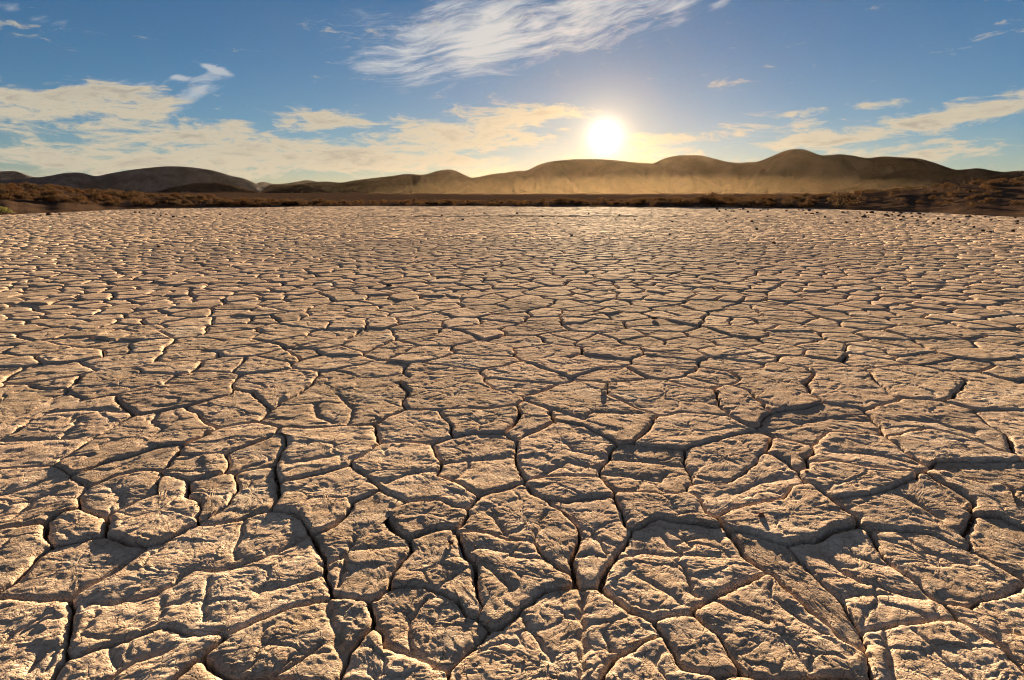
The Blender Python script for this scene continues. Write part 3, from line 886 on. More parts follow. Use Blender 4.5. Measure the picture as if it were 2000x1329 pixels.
def build_playa():
    # crack floor: dark crumbly soil sheet under the plates
    naz, nr = 400, 240
    az = np.linspace(math.radians(-62), math.radians(62), naz)
    rr = np.exp(np.linspace(math.log(0.45), math.log(84), nr))
    AZ, RR = np.meshgrid(az, rr)
    RR = np.minimum(RR, r_edge(AZ) + 1.5)
    X, Y = RR * np.sin(AZ), RR * np.cos(AZ)
    xf, yf = X.ravel(), Y.ravel()
    z = FLOOR + 0.006 * fbm(xf / .05, yf / .05, 71, 3) + 0.010 * perlin(xf / .5, yf / .5, 75) + .004 * perlin(xf / .011, yf / .011, 77)
    i = np.arange(naz * nr).reshape(nr, naz)
    q = np.stack([i[:-1, :-1], i[:-1, 1:], i[1:, 1:], i[1:, :-1]], -1).reshape(-1, 4)
    q = q[:, ::-1]
    playa = link('playa', mesh_np('playa', np.stack([xf, yf, z], 1), q), CRACK_SOIL)
    tag(playa, 'dry cracked lakebed of pale mud plates with dark cracks', 'lakebed', kind='structure')

    outs = plate_outlines()
    cen = np.array([o[1] for o in outs])
    r = np.hypot(cen[:, 0], cen[:, 1])
    # which plates show largest in the picture
    Yc = cen[:, 1] * math.cos(PITCH) + CAM_H * math.sin(PITCH)
    Zc = -(CAM_H) * math.cos(PITCH) + cen[:, 1] * math.sin(PITCH)
    u = 1000 + FPX * cen[:, 0] / np.maximum(Yc, 1e-3)
    v = 664.5 - FPX * Zc / np.maximum(Yc, 1e-3)
    areas = np.array([o[2] for o in outs])
    vis = (Yc > .2) & (u > -120) & (u < 2120) & (v < 1400)
    size = np.where(vis, areas / (r * r + 1) ** 1.5, -1)
    rank = np.argsort(-size)
    single = set(rank[:300].tolist())

    fv, fq, ft, ftint = [], [], [], []
    spots = []
    nfar = 0
    far_list = []
    for i, (P, c, ar, traced) in enumerate(outs):
        if r[i] > 16.0 and i not in single:
            far_list.append(i)
            continue
        slant = math.hypot(r[i], CAM_H)
        sp = max(0.0040, 0.0028 * slant)
        if i not in single:
            sp = max(sp, 0.0038 * slant)
        if not vis[i]:
            sp *= 2.2
        per = np.hypot(*(P - np.roll(P, 1, 0)).T).sum()
        n = max(14, int(per / sp))
        q, _ = resample(P, max(n, 60))
        # wobble shared by neighbours, then round the corners
        k = 1.0 if traced else 1.5
        wob = np.stack([.013 * k * perlin(q[:, 0] / .13, q[:, 1] / .13, 81) + .004 * perlin(q[:, 0] / .035, q[:, 1] / .035, 82),
                        .013 * k * perlin(q[:, 0] / .13, q[:, 1] / .13, 83) + .004 * perlin(q[:, 0] / .035, q[:, 1] / .035, 84)], 1)
        q = q + wob
        hwid = max(1, int(0.016 / (per / len(q))))
        ker = np.hanning(2 * hwid + 3)[1:-1]
        ker /= ker.sum()
        ext = np.concatenate([q[-hwid:], q, q[:hwid]])
        q = np.stack([np.convolve(ext[:, 0], ker, 'valid'), np.convolve(ext[:, 1], ker, 'valid')], 1)
        q, per = resample(q, n)
        tn = np.roll(q, -1, 0) - np.roll(q, 1, 0)
        tn /= np.linalg.norm(tn, axis=1)[:, None] + 1e-9
        nin = np.stack([-tn[:, 1], tn[:, 0]], 1)
        far = min(1.0, max(0.0, (r[i] - 2.5) / 5.0))
        gap = 0.0028 + .0035 * far + 0.0065 * np.clip(perlin(q[:, 0] / .35, q[:, 1] / .35, 91) + .35, 0, 1.3) + .002 * perlin(q[:, 0] / .025, q[:, 1] / .025, 92) + .0012 * perlin(q[:, 0] / .011, q[:, 1] / .011, 93)
        q = q + nin * np.maximum(gap, .0018)[:, None]
        cen_i = c
        rad = q - cen_i
        sup = np.maximum(np.einsum('ij,ij->i', rad, -nin), 0.02)
        hw2 = max(1, n // 40)
        ext = np.concatenate([sup[-hw2:], sup, sup[:hw2]])
        sup = np.convolve(ext, np.ones(2 * hw2 + 1) / (2 * hw2 + 1), 'valid')
        R = math.sqrt(ar / math.pi)
        m = max(4, int(R / sp))
        s = 1 - np.linspace(0, 1, m + 1)[:-1] ** 1.15
        S = np.repeat(s, n)
        XY = cen_i + (S[:, None]) * np.tile(rad, (m, 1))
        E = (1 - S) * np.tile(sup, m)
        w = 0.017 + .016 * np.clip(perlin(XY[:, 0] / .2, XY[:, 1] / .2, 95) + .2, -.5, 1)
        D = 0.009 + .004 * far + .006 * np.clip(perlin(XY[:, 0] / .25, XY[:, 1] / .25, 96), -.8, 1)
        t = np.clip(1 - E / w, 0, 1)
        Z = -D * (1 - np.sqrt(np.clip(1 - t * t * .98, 0, 1)))
        Z -= .006 * np.clip(perlin(XY[:, 0] / .016, XY[:, 1] / .016, 98) + .5 * perlin(XY[:, 0] / .05, XY[:, 1] / .05, 99), 0, 1) * np.clip(1 - E / .014, 0, 1)
        hr = [h for h in h2(np.array([i, i, i, i]), np.array([1, 2, 3, 4]), 5)]
        tilt = 0.018
        Z = Z + (hr[0] - .5) * 0.012 + (hr[1] - .5) * tilt * (XY[:, 0] - cen_i[0]) + (hr[2] - .5) * tilt * (XY[:, 1] - cen_i[1])
        spv = sp * (0.35 + 0.65 * np.maximum(S, .2))
        Z = Z + mud_relief(XY[:, 0], XY[:, 1], sp) * (0.45 + .55 * np.clip(E / .02, 0, 1))
        # skirt into the crack
        ring0 = XY[:n]
        under = .004 * perlin(ring0[:, 0] / .02, ring0[:, 1] / .02, 97)
        sk1 = ring0 - nin * (.001 + under)[:, None] * .6
        sk2 = ring0 + nin * .002
        zc = Z[-n:].mean()
        V = np.concatenate([np.column_stack([sk2, np.full(n, -0.062)]), np.column_stack([sk1, Z[:n] * .5 - .5 * 0.034]),
                            np.column_stack([XY, Z]), [[cen_i[0], cen_i[1], float(Z[-n:].mean())]]])
        nring = m + 2
        base = np.arange(nring - 1)[:, None] * n
        j = np.arange(n)[None]
        j2 = (j + 1) % n
        Q = np.stack([base + j, base + j2, base + n + j2, base + n + j], -1).reshape(-1, 4)
        last = (nring - 1) * n
        T = np.stack([last + np.arange(n), last + (np.arange(n) + 1) % n, np.full(n, nring * n)], 1)
        if vis[i] and r[i] < 4.5:
            k1 = int(40 * ar / .1)
            pick = np.concatenate([rng.integers(2 * n, min(len(V) - 1, 6 * n), k1), rng.integers(2 * n, len(V) - 1, k1 // 2)])
            spots.append(np.column_stack([V[pick], np.full(len(pick), 1.0)]))
            pick = rng.integers(0, n, k1)
            spots.append(np.column_stack([ring0[pick] - nin[pick] * .006, np.full(k1, FLOOR + .002), np.full(k1, 1.6)]))
        if i in single:
            V[:, :2] -= cen_i
            me = mesh_np('mud_plate', V, Q, T)
            at = me.attributes.new('tint', 'FLOAT', 'POINT')
            at.data.foreach_set('value', np.full(len(V), hr[3], dtype=np.float32))
            link('mud_plate', me, MUD, playa, (cen_i[0], cen_i[1], 0))
        else:
            fv.append(V)
            fq.append(Q + nfar)
            ft.append(T + nfar)
            ftint.append(np.full(len(V), hr[3]))
            nfar += len(V)
    # far plates: cheap domes, all at once
    B = np.concatenate([outs[i][0] for i in far_list])
    cnt = np.array([len(outs[i][0]) for i in far_list])
    Ce = np.repeat(np.array([outs[i][1] for i in far_list]), cnt, 0)
    start = np.repeat(np.concatenate([[0], np.cumsum(cnt)[:-1]]), cnt)
    nn = np.repeat(cnt, cnt)
    k = np.arange(len(B))
    nxt = start + (k - start + 1) % nn
    rid = np.repeat(h2(np.arange(len(cnt)), np.arange(len(cnt)) * 3, 9), cnt)
    rid2 = np.repeat(h2(np.arange(len(cnt)), np.arange(len(cnt)) * 5, 19), cnt)
    rad = B - Ce
    L = np.maximum(np.hypot(*rad.T), .03)
    zoff = (rid - .5) * .012
    tilt = .03 * ((rid * 11 % 1) - .5) * rad[:, 1] + .035 * (rid2 - .5) * rad[:, 0]
    r1 = Ce + rad * (1 - .014 / L)[:, None]
    r2 = Ce + rad * np.maximum(1 - .05 / L, .3)[:, None]
    rel = .005 * perlin(r2[:, 0] / .3, r2[:, 1] / .3, 3) + .006 * perlin(r2[:, 0] / .09, r2[:, 1] / .09, 4)
    V = np.concatenate([np.column_stack([r1, np.full(len(B), -.06)]), np.column_stack([r1, zoff + tilt - .018]),
                        np.column_stack([r2, zoff + tilt * .7 + rel])])
    cz = np.array([outs[i][1] for i in far_list])
    zc = (h2(np.arange(len(cnt)), np.arange(len(cnt)) * 3, 9) - .5) * .012 + .004 * perlin(cz[:, 0] / .2, cz[:, 1] / .2, 6)
    V = np.concatenate([V, np.column_stack([cz, zc])])
    M = len(B)
    Q = np.concatenate([np.stack([k, nxt, nxt + M, k + M], 1), np.stack([k + M, nxt + M, nxt + 2 * M, k + 2 * M], 1)])
    T = np.stack([k + 2 * M, nxt + 2 * M, 3 * M + np.repeat(np.arange(len(cnt)), cnt)], 1)
    fv.append(V)
    fq.append(Q + nfar)
    ft.append(T + nfar)
    ftint.append(np.concatenate([rid2, rid2, rid2, h2(np.arange(len(cnt)), np.arange(len(cnt)) * 5, 19)]))
    me = mesh_np('mud_plate_field', np.concatenate(fv), np.concatenate(fq), np.concatenate(ft))
    at = me.attributes.new('tint', 'FLOAT', 'POINT')
    at.data.foreach_set('value', np.concatenate(ftint).astype(np.float32))
    o = link('mud_plate_field', me, MUD, playa)
    o['kind'] = 'stuff'
    print('plates', len(outs), 'far', len(far_list), 'field tris', 2 * sum(len(a) for a in fq) + sum(len(a) for a in ft),
          'single tris', sum(len(c.data.polygons) * 2 for c in playa.children if c.name.startswith('mud_plate') and c is not o))
    # loose crumbs of dry mud, on the plates and down in the cracks
    S = np.concatenate(spots)
    base = np.array([[1, 0, -.2], [-.5, .87, -.3], [-.5, -.87, -.25], [.2, .1, .75], [.6, .6, .35], [-.6, .1, .45]])
    tri = np.array([[0, 4, 3], [4, 1, 3], [1, 5, 3], [5, 2, 3], [2, 0, 3], [0, 1, 4], [1, 2, 5], [0, 2, 1]])
    sz = (.0012 + .0032 * rng.random(len(S)) ** 3.5) * S[:, 3]
    an = rng.random(len(S)) * 6.28
    jit = base[None] * (1 + .5 * (rng.random((len(S), 6, 1)) - .5))
    X = jit[:, :, 0] * np.cos(an)[:, None] - jit[:, :, 1] * np.sin(an)[:, None]
    Y = jit[:, :, 0] * np.sin(an)[:, None] + jit[:, :, 1] * np.cos(an)[:, None]
    CV = np.stack([X * sz[:, None] + S[:, :1], Y * sz[:, None] + S[:, 1:2], jit[:, :, 2] * sz[:, None] + S[:, 2:3]], -1).reshape(-1, 3)
    CT = (tri[None] + 6 * np.arange(len(S))[:, None, None]).reshape(-1, 3)
    me = mesh_np('mud_crumbs', CV, None, CT, smooth=False)
    at = me.attributes.new('tint', 'FLOAT', 'POINT')
    at.data.foreach_set('value', np.repeat(rng.random(len(S)), 6).astype(np.float32))
    o = link('mud_crumbs', me, CRUMB, playa)
    o['kind'] = 'stuff'
    print('crumbs', len(S))
    return playa


PLAYA = build_playa()

# ------------------------------------------------------------------ desert ground beyond the playa
CREST_PX = [(-900, 345), (-300, 352), (0, 366), (70, 368), (150, 374), (250, 382), (350, 388), (450, 393), (600, 399), (700, 398),
            (900, 397), (1100, 397), (1300, 395), (1450, 392), (1550, 388), (1650, 382), (1700, 376), (1800, 369), (1900, 361), (1950, 355), (2000, 353),
            (2300, 340), (2900, 335)]
CREST_DR = [(-900, 26), (0, 26), (350, 20), (600, 8), (700, 8), (1400, 9), (1600, 20), (2000, 30), (2900, 30)]
_caz = np.array([azel(u, v)[0] for u, v in CREST_PX])
_ctan = np.array([math.tan(azel(u, v)[1]) for u, v in CREST_PX])
_daz = np.array([azel(u, 400)[0] for u, _ in CREST_DR])
_dr = np.array([q for _, q in CREST_DR], dtype=float)


def plain_z(r):
    return 0.0062 * np.clip(r - 150, 0, 2200) + 0.002 * np.clip(r - 2350, 0, 9000)


def terrain_z(az, r):
    re = r_edge(az)
    dr = np.interp(az, _daz, _dr)
    rc = re + dr
    zc = CAM_H + np.interp(az, _caz, _ctan) * rc
    t = np.clip((r - re) / dr, 0, 1)
    x, y = r * np.sin(az), r * np.cos(az)
    up = zc * (0.25 * t + .75 * t * t * (3 - 2 * t))
    n = .10 * perlin(x / 6, y / 6, 101) + .05 * perlin(x / 2.1, y / 2.1, 102) + .02 * perlin(x / .7, y / .7, 103)
    up = up + n * np.clip(t * 4, 0, 1)
    after = sstep(r, rc, rc + 60 + 1.0 * dr)
    z = up * (1 - after) + (plain_z(r) + n) * after
    inside = sstep(re - r, -.6, 1.2)
    return z * (1 - inside) + (-0.13) * inside + .015 * (1 - inside)


def build_terrain():
    az = np.concatenate([np.radians(np.linspace(-180, -52, 48, endpoint=False)), np.radians(np.linspace(-52, 52, 350)), np.radians(np.linspace(52, 180, 49)[1:])])
    rr = np.concatenate([np.linspace(12, 34, 12, endpoint=False), np.linspace(34, 110, 130, endpoint=False),
                         np.exp(np.linspace(math.log(110), math.log(12000), 60))])
    AZ, RR = np.meshgrid(az, rr)
    Z = terrain_z(AZ.ravel(), RR.ravel())
    X, Y = (RR * np.sin(AZ)).ravel(), (RR * np.cos(AZ)).ravel()
    na, nr = len(az), len(rr)
    i = np.arange(na * nr).reshape(nr, na)
    q = np.stack([i[:-1, :-1], i[1:, :-1], i[1:, 1:], i[:-1, 1:]], -1).reshape(-1, 4)
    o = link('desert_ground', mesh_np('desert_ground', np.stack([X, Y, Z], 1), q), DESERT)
    tag(o, 'dark brown desert ground rising in low banks round the lakebed', 'ground', kind='structure')


build_terrain()

# ------------------------------------------------------------------ hills and mountains
def cubic(u, us, vs):
    """smooth curve through the points"""
    d = np.gradient(vs, us)
    k = np.clip(np.searchsorted(us, u) - 1, 0, len(us) - 2)
    h = us[k + 1] - us[k]
    t = (u - us[k]) / h
    return ((2 * t ** 3 - 3 * t ** 2 + 1) * vs[k] + (t ** 3 - 2 * t ** 2 + t) * h * d[k]
            + (-2 * t ** 3 + 3 * t ** 2) * vs[k + 1] + (t ** 3 - t ** 2) * h * d[k + 1])


def ridge(name, label, line, R, depth, base_v=390, seed=0, rough=1.0, spur=2.0, mat=None):
    """a mountain with its skyline where the eye sees it, R metres away, with real depth"""
    us = np.array([p[0] for p in line], dtype=float)
    vs = np.array([p[1] for p in line], dtype=float)
    n = int(max(60, min(420, (us[-1] - us[0]) / 3.2)))
    u = np.linspace(us[0], us[-1], n)
    # smooth curve through the points
    v = cubic(u, us, vs)
    kk = max(1, int(6 / ((us[-1] - us[0]) / n)))
    ker = np.hanning(2 * kk + 3)[1:-1]
    ker /= ker.sum()
    v = np.convolve(np.concatenate([np.full(kk, v[0]), v, np.full(kk, v[-1])]), ker, 'valid')
    az = np.array([azel(a, b)[0] for a, b in zip(u, v)])
    ta = np.array([math.tan(azel(a, b)[1]) for a, b in zip(u, v)])
    zb = CAM_H - (base_v - 384.0) / FPX * R
    top = CAM_H + ta * R - zb
    m = 64
    t = np.linspace(-1, 1, m)
    AZ, TT = np.meshgrid(az, t)
    TOP = np.tile(top, (m, 1))
    # spurs run down the slope, meandering
    lat = AZ * R
    mean = depth * .34
    w = perlin(lat / mean * .5, TT * 1.3, seed + 3) * .6
    sp = fbm(lat / mean + w, TT * .9 + 5, seed, 4, .55)
    fine = fbm(lat / (mean * .22), TT * depth / (mean * .3), seed + 9, 4, .55)
    front = np.abs(TT)
    shape = np.cos(np.clip(front, 0, 1) * math.pi / 2) ** 1.35
    gul = spur * .24 * (sp - .25) * np.sin(np.clip(front, 0, 1) * math.pi) * sstep(front, .03, .4)
    Z = TOP * np.clip(shape + gul, 0, 2) + fine * rough * .02 * TOP.max() * np.clip(front * 3, 0.10, 1)
    Z = Z + zb
    # no spur may rise above the skyline
    Z = np.minimum(Z, CAM_H + np.tile(ta, (m, 1)) * (R + TT * depth) * (1 - .05 * front) + (zb - CAM_H) * .05 * front)
    Z[0] = zb - 30
    Z[-1] = zb - 30
    RRr = R + TT * depth
    X, Y = RRr * np.sin(AZ), RRr * np.cos(AZ)
    i = np.arange(n * m).reshape(m, n)
    q = np.stack([i[:-1, :-1], i[1:, :-1], i[1:, 1:], i[:-1, 1:]], -1).reshape(-1, 4)
    o = link(name, mesh_np(name, np.stack([X.ravel(), Y.ravel(), Z.ravel()], 1), q[:, ::-1][:, [0, 3, 2, 1]]), mat or ROCK_HILL)
    tag(o, label, 'mountain', kind='structure')
    return o


ridge('far_mountain', 'pale blue far mountain at the left edge of the skyline',
      [(-420, 352), (-250, 338), (-120, 330), (-40, 333), (0, 335), (32, 335), (62, 345), (95, 347), (160, 352), (230, 385)], 9000, 1500, 388, 3, mat=GREY_HILL)
ridge('far_mountain', 'pale distant peak showing between the long grey hill and the central ridge',
      [(470, 386), (505, 357), (540, 360), (575, 356), (602, 352), (622, 356), (680, 372), (740, 386)], 9000, 1200, 388, 13, mat=GREY_HILL)
ridge('long_hill', 'long smooth grey hill with a broad rounded top on the left',
      [(-520, 386), (-300, 366), (-100, 352), (0, 349), (40, 350), (95, 344), (130, 338), (160, 338), (185, 344), (215, 339), (250, 333), (290, 328), (330, 325), (362, 326), (390, 329),
       (420, 334), (450, 343), (480, 350), (508, 362), (560, 374), (620, 386)], 4300, 900, 390, 23, mat=GREY_HILL)
ridge('low_hill', 'low dark brown hill in front of the long grey hill',
      [(280, 386), (305, 376), (330, 368), (360, 362), (385, 357.5), (400, 358), (425, 357), (445, 361), (480, 369), (510, 377), (560, 387)], 1700, 260, 389, 33, .6)
ridge('low_hill', 'small dark rounded hill nearest the centre of the valley',
      [(455, 388), (490, 381), (530, 373), (560, 365), (585, 362.5), (610, 366), (640, 375), (668, 384), (700, 389)], 1250, 170, 390, 43, .6)
ridge('mountain_ridge', 'brown ridge with a rounded knob left of the sun',
      [(500, 387), (520, 366), (560, 362), (600, 358), (640, 355), (665, 357), (690, 353), (735, 347.5), (765, 344), (795, 340), (830, 341), (855, 334), (870, 331.5), (885, 332), (905, 341), (922, 348), (945, 344), (1000, 352), (1080, 372), (1120, 387)],
      3600, 700, 390, 53)
ridge('sun_mountain', 'hazy golden mountain directly under the sun',
      [(880, 388), (915, 350), (935, 346), (957, 341), (985, 338), (1012, 334), (1030, 333), (1048, 324), (1070, 317), (1100, 313), (1150, 311), (1200, 313), (1235, 317), (1275, 320), (1330, 334), (1400, 360), (1450, 387)],
      3300, 700, 390, 63)
ridge('twin_mountain', 'brown flat topped mountain just right of the sun',
      [(1180, 388), (1230, 340), (1275, 320), (1300, 309), (1320, 304.5), (1345, 303.5), (1370, 304), (1395, 310), (1420, 316), (1440, 318), (1475, 317), (1530, 330), (1600, 360), (1640, 388)],
      3700, 750, 390, 73)
ridge('peak_mountain', 'broad brown mountain with the highest rounded peak on the right',
      [(1390, 388), (1430, 330), (1460, 318.5), (1482, 315.5), (1497, 310), (1512, 303.5), (1527, 297), (1542, 292.5), (1558, 291), (1574, 293), (1589, 298.5), (1603, 303.5), (1620, 303), (1640, 301.5), (1665, 304), (1695, 309), (1720, 306), (1760, 307.5), (1795, 310), (1825, 318), (1850, 327), (1868, 332),
       (1885, 331), (1912, 329), (1935, 333), (1960, 336), (1985, 334), (2050, 336), (2150, 330), (2300, 345), (2450, 380)], 3500, 800, 390, 83)
ridge('front_spur', 'lower brown spur in front of the highest peak on the right',
      [(1560, 388), (1620, 374), (1680, 358), (1720, 345), (1760, 334), (1800, 329), (1840, 333), (1880, 340), (1940, 352), (2020, 366), (2100, 386)], 2500, 400, 390, 93)

# ------------------------------------------------------------------ shrubs
def shrub_material(name, c0, c1, c2):
    m, N, out = new_mat(name)
    geo = N.new('ShaderNodeNewGeometry')
    oi = N.new('ShaderNodeObjectInfo')
    n = N.noise(geo.outputs['Position'], 3.0, 3, .6).outputs['Fac']
    c = N.mix(N.smooth(n, .35, .65), c0, c1)
    c = N.mix(N.mul(oi.outputs['Random'], .6), c, c2)
    d = N.new('ShaderNodeBsdfDiffuse')
    tr = N.new('ShaderNodeBsdfTranslucent')
    N.l.new(c, d.inputs[0])
    N.l.new(c, tr.inputs[0])
    mx = N.new('ShaderNodeMixShader')
    mx.inputs[0].default_value = .42
    N.l.new(d.outputs[0], mx.inputs[1])
    N.l.new(tr.outputs[0], mx.inputs[2])
    N.l.new(mx.outputs[0], out.inputs[0])
    return m


RUST = shrub_material('rust_foliage', (.04, .02, .011, 1), (.09, .044, .019, 1), (.055, .044, .03, 1))
GREEN = shrub_material('olive_foliage', (.09, .09, .03, 1), (.14, .13, .04, 1), (.10, .09, .04, 1))
DARK = shrub_material('dark_foliage', (.05, .028, .015, 1), (.085, .045, .02, 1), (.06, .036, .02, 1))
TWIG = soil_material('twig_bark', (.10, .065, .04, 1), (.14, .09, .06, 1), (.07, .045, .03, 1), 20.0, .002)


def shrub_geo(seed, n=360, leaf=.075, squash=.75):
    """leafy tufts spread through a lumpy dome one metre wide, and the stems that carry them"""
    rg = np.random.default_rng(seed)
    lumps = [(rg.uniform(-.28, .28), rg.uniform(-.28, .28), rg.uniform(.12, .38), rg.uniform(.16, .30)) for _ in range(7)]
    V, F = [], []
    for k in range(n):
        lx, ly, lz, lr = lumps[rg.integers(len(lumps))]
        d = rg.normal(size=3)
        d /= np.linalg.norm(d)
        if d[2] < -.4:
            d[2] *= -1
        rad = lr * (rg.random() ** .33)
        p = np.array([lx, ly, lz]) + d * rad
        p[2] = max(.02, p[2] * squash / .75)
        up = d * .6 + np.array([0, 0, .5]) + rg.normal(size=3) * .45
        up /= np.linalg.norm(up)
        sd = np.cross(up, rg.normal(size=3))
        sd /= np.linalg.norm(sd) + 1e-9
        L = leaf * rg.uniform(.6, 1.5)
        W = L * rg.uniform(.28, .5)
        b = len(V)
        V += [p - sd * W * .5, p + sd * W * .5, p + up * L + sd * W * .3, p + up * L - sd * W * .2]
        F.append((b, b + 1, b + 2, b + 3))
    SV, SF = [], []
    for lx, ly, lz, lr in lumps:
        a = np.array([lx * .12, ly * .12, -.04])
        b_ = np.array([lx, ly, lz + lr * .5])
        k0 = len(SV)
        for q, rad in ((a, .018), (a * .4 + b_ * .6 + rg.normal(size=3) * .03, .011), (b_, .004)):
            for an in range(4):
                SV.append(q + np.array([math.cos(an * 1.571) * rad, math.sin(an * 1.571) * rad, 0]))
        for s in range(2):
            for an in range(4):
                SF.append((k0 + s * 4 + an, k0 + s * 4 + (an + 1) % 4, k0 + s * 4 + 4 + (an + 1) % 4, k0 + s * 4 + 4 + an))
    return np.array(V), np.array(F), np.array(SV), np.array(SF)


SHRUBS = []
for s in range(6):
    V, F, SV, SF = shrub_geo(200 + s, 520, .06)
    SHRUBS.append((V, F, SV, SF))
THIN = [shrub_geo(300 + s, 170, .10) for s in range(6)]
MESHES = {}


def shrub_meshes(kind, mat):
    key = (kind, mat.name)
    if key not in MESHES:
        V, F, SV, SF = SHRUBS[kind]
        a = mesh_np('foliage', V, F, smooth=False)
        a.materials.append(mat)
        b = mesh_np('stems', SV, SF)
        b.materials.append(TWIG)
        MESHES[key] = (a, b)
    return MESHES[key]


def place_shrub(x, y, z, w, hgt, mat, label, group=None, kind=0, rot=0.0):
    root = link('desert_shrub', None, None, None, (x, y, z))
    root.rotation_euler = (0, 0, rot)
    root.scale = (w, w, hgt)
    a, b = shrub_meshes(kind, mat)
    link('foliage', a, None, root)
    link('stems', b, None, root)
    tag(root, label, 'shrub', group)
    return root


def at_px(u, v_any, dr):
    """a spot on the bank: column of the frame, metres beyond the shore"""
    az = azel(u, v_any)[0]
    r = float(r_edge(az)) + dr
    return az, r, float(terrain_z(np.array([az]), np.array([r]))[0])


def scatter():
    rg = np.random.default_rng(77)
    items = []
    # left bank: thick on the upper slope, bare below
    for k in range(420):
        u = rg.uniform(-60, 640)
        az = azel(u, 400)[0]
        dr = float(np.interp(az, _daz, _dr))
        lo = np.interp(u, [0, 250, 420, 600], [.42, .22, .03, 0.0])
        t = lo + (1.15 - lo) * rg.random() ** 1.1
        w = rg.uniform(.5, 1.15) * (1 if rg.random() < .8 else 1.35)
        mat = RUST if rg.random() < .85 else (GREEN if rg.random() < .6 else DARK)
        items.append(('left', u, t * dr, w, w * rg.uniform(.65, .95), mat))
    # shore opposite
    for k in range(420):
        u = rg.uniform(640, 1600)
        dr = rg.uniform(.5, 9) if rg.random() < .6 else rg.uniform(9, 40)
        w = rg.uniform(.5, 1.1) * np.interp(u, [640, 1000, 1350, 1600], [.9, 1.0, 1.35, 1.2])
        items.append(('middle', u, dr, w, w * rg.uniform(.6, .9), DARK if rg.random() < .75 else RUST))
    # right bank
    for k in range(150):
        u = rg.uniform(1560, 2080)
        az = azel(u, 400)[0]
        dr = float(np.interp(az, _daz, _dr))
        t = .55 + .6 * rg.random() ** .8
        if rg.random() < .16:
            t = rg.uniform(.2, .55)
        w = rg.uniform(.45, 1.0)
        items.append(('right', u, t * dr, w, w * rg.uniform(.55, .85), RUST if rg.random() < .35 else DARK))
    rows = []
    for zone, u, dr, w, hg, mat in items:
        az, r, z = at_px(u, 400, dr)
        rows.append((w / r, zone, az, r, z, w, hg, mat))
    order = sorted(range(len(rows)), key=lambda i: -rows[i][0])
    quota = {'left': 165, 'middle': 75, 'right': 50}
    def describe(zone, az, r):
        u = 1000 + math.tan(az) * FPX / math.cos(PITCH) * 1.0
        if zone == 'left':
            t = (r - float(r_edge(az))) / float(np.interp(az, _daz, _dr))
            h = 'on the crest' if t > .85 else ('halfway up' if t > .45 else 'at the foot')
            w = 'by the picture edge' if u < 170 else ('below the long grey hill' if u < 380 else 'near its low tip')
            return ('rust brown shrub %s of the left bank, %s' % (h, w)).replace('halfway up of', 'halfway up')
        if zone == 'middle':
            w = 'left of the rounded knob' if u < 870 else ('between knob and sun' if u < 1120 else ('under the sun' if u < 1260 else 'right of the sun'))
            return 'dark bushy shrub in the row along the far shore, ' + w
        h = 'on the crest' if (r - float(r_edge(az))) / float(np.interp(az, _daz, _dr)) > .85 else 'on the slope'
        w = 'by the picture edge' if u > 1880 else ('in the middle' if u > 1720 else 'towards the wide mound')
        return 'low brown shrub %s of the right bank, %s' % (h, w)
    labels = {'left': 'shrubs covering the left bank', 'middle': 'shrubs along the far shore', 'right': 'shrubs dotted over the right bank'}
    rest = {'left': [], 'middle': [], 'right': []}
    for i in order:
        _, zone, az, r, z, w, hg, mat = rows[i]
        x, y = r * math.sin(az), r * math.cos(az)
        rot = rg.uniform(0, 6.28)
        kind = int(rg.integers(6))
        if quota[zone] > 0:
            quota[zone] -= 1
            mt = mat
            if zone == 'left' and mat is not RUST:
                mt = RUST
            place_shrub(x, y, z - .02, w, hg, mt, (lb := describe(zone, az, r)), labels[zone] + ': ' + lb.split(' shrub ')[1], kind, rot)
        else:
            rest[zone].append((x, y, z - .02, w, hg, kind, rot, mat))
    for zone, nm in (('left', 'left bank'), ('middle', 'far shore'), ('right', 'right bank')):
        Vs, Fs, n = [], [], 0
        for x, y, z, w, hg, kind, rot, mat in rest[zone]:
            V, F, _, _ = THIN[kind]
            c, s = math.cos(rot), math.sin(rot)
            X = (V[:, 0] * c - V[:, 1] * s) * w + x
            Y = (V[:, 0] * s + V[:, 1] * c) * w + y
            Vs.append(np.stack([X, Y, V[:, 2] * hg + z], 1))
            Fs.append(F + n)
            n += len(V)
        if Vs:
            o = link('desert_scrub', mesh_np('desert_scrub', np.concatenate(Vs), np.concatenate(Fs), smooth=False), {'left': RUST, 'middle': DARK, 'right': RUST}[zone])
            tag(o, 'smaller scrub filling in between the shrubs of the ' + nm, 'scrub', kind='stuff')


scatter()


def feature_shrub(u, dr, w, hgt, mat, label, kind):
    az, r, z = at_px(u, 400, dr)
    return place_shrub(r * math.sin(az), r * math.cos(az), z - .02, w, hgt, mat, label, None, kind, u * .37)


feature_shrub(4, .8, .95, .75, GREEN, 'green tinged shrub at the foot of the left bank, at the picture edge', 1)
feature_shrub(1640, 3.0, 3.6, 2.1, RUST, 'widest rust brown shrub mound on the right shore', 2)
feature_shrub(1335, 2.5, 2.4, 1.7, DARK, 'large dark domed shrub on the far shore right of the sun', 3)
feature_shrub(1455, 2.0, 2.2, 1.25, RUST, 'broad low brown shrub between the dark dome and the wide mound', 4)
feature_shrub(1385, 5.0, 2.0, 1.6, DARK, 'dark shrub standing just behind the large domed shrub', 5)
feature_shrub(1855, 13.0, .9, .75, RUST, 'single tan shrub on the bare slope of the right bank', 0)
feature_shrub(1893, 11.0, .7, .55, RUST, 'small tan shrub right of the single one on the bare slope', 1)

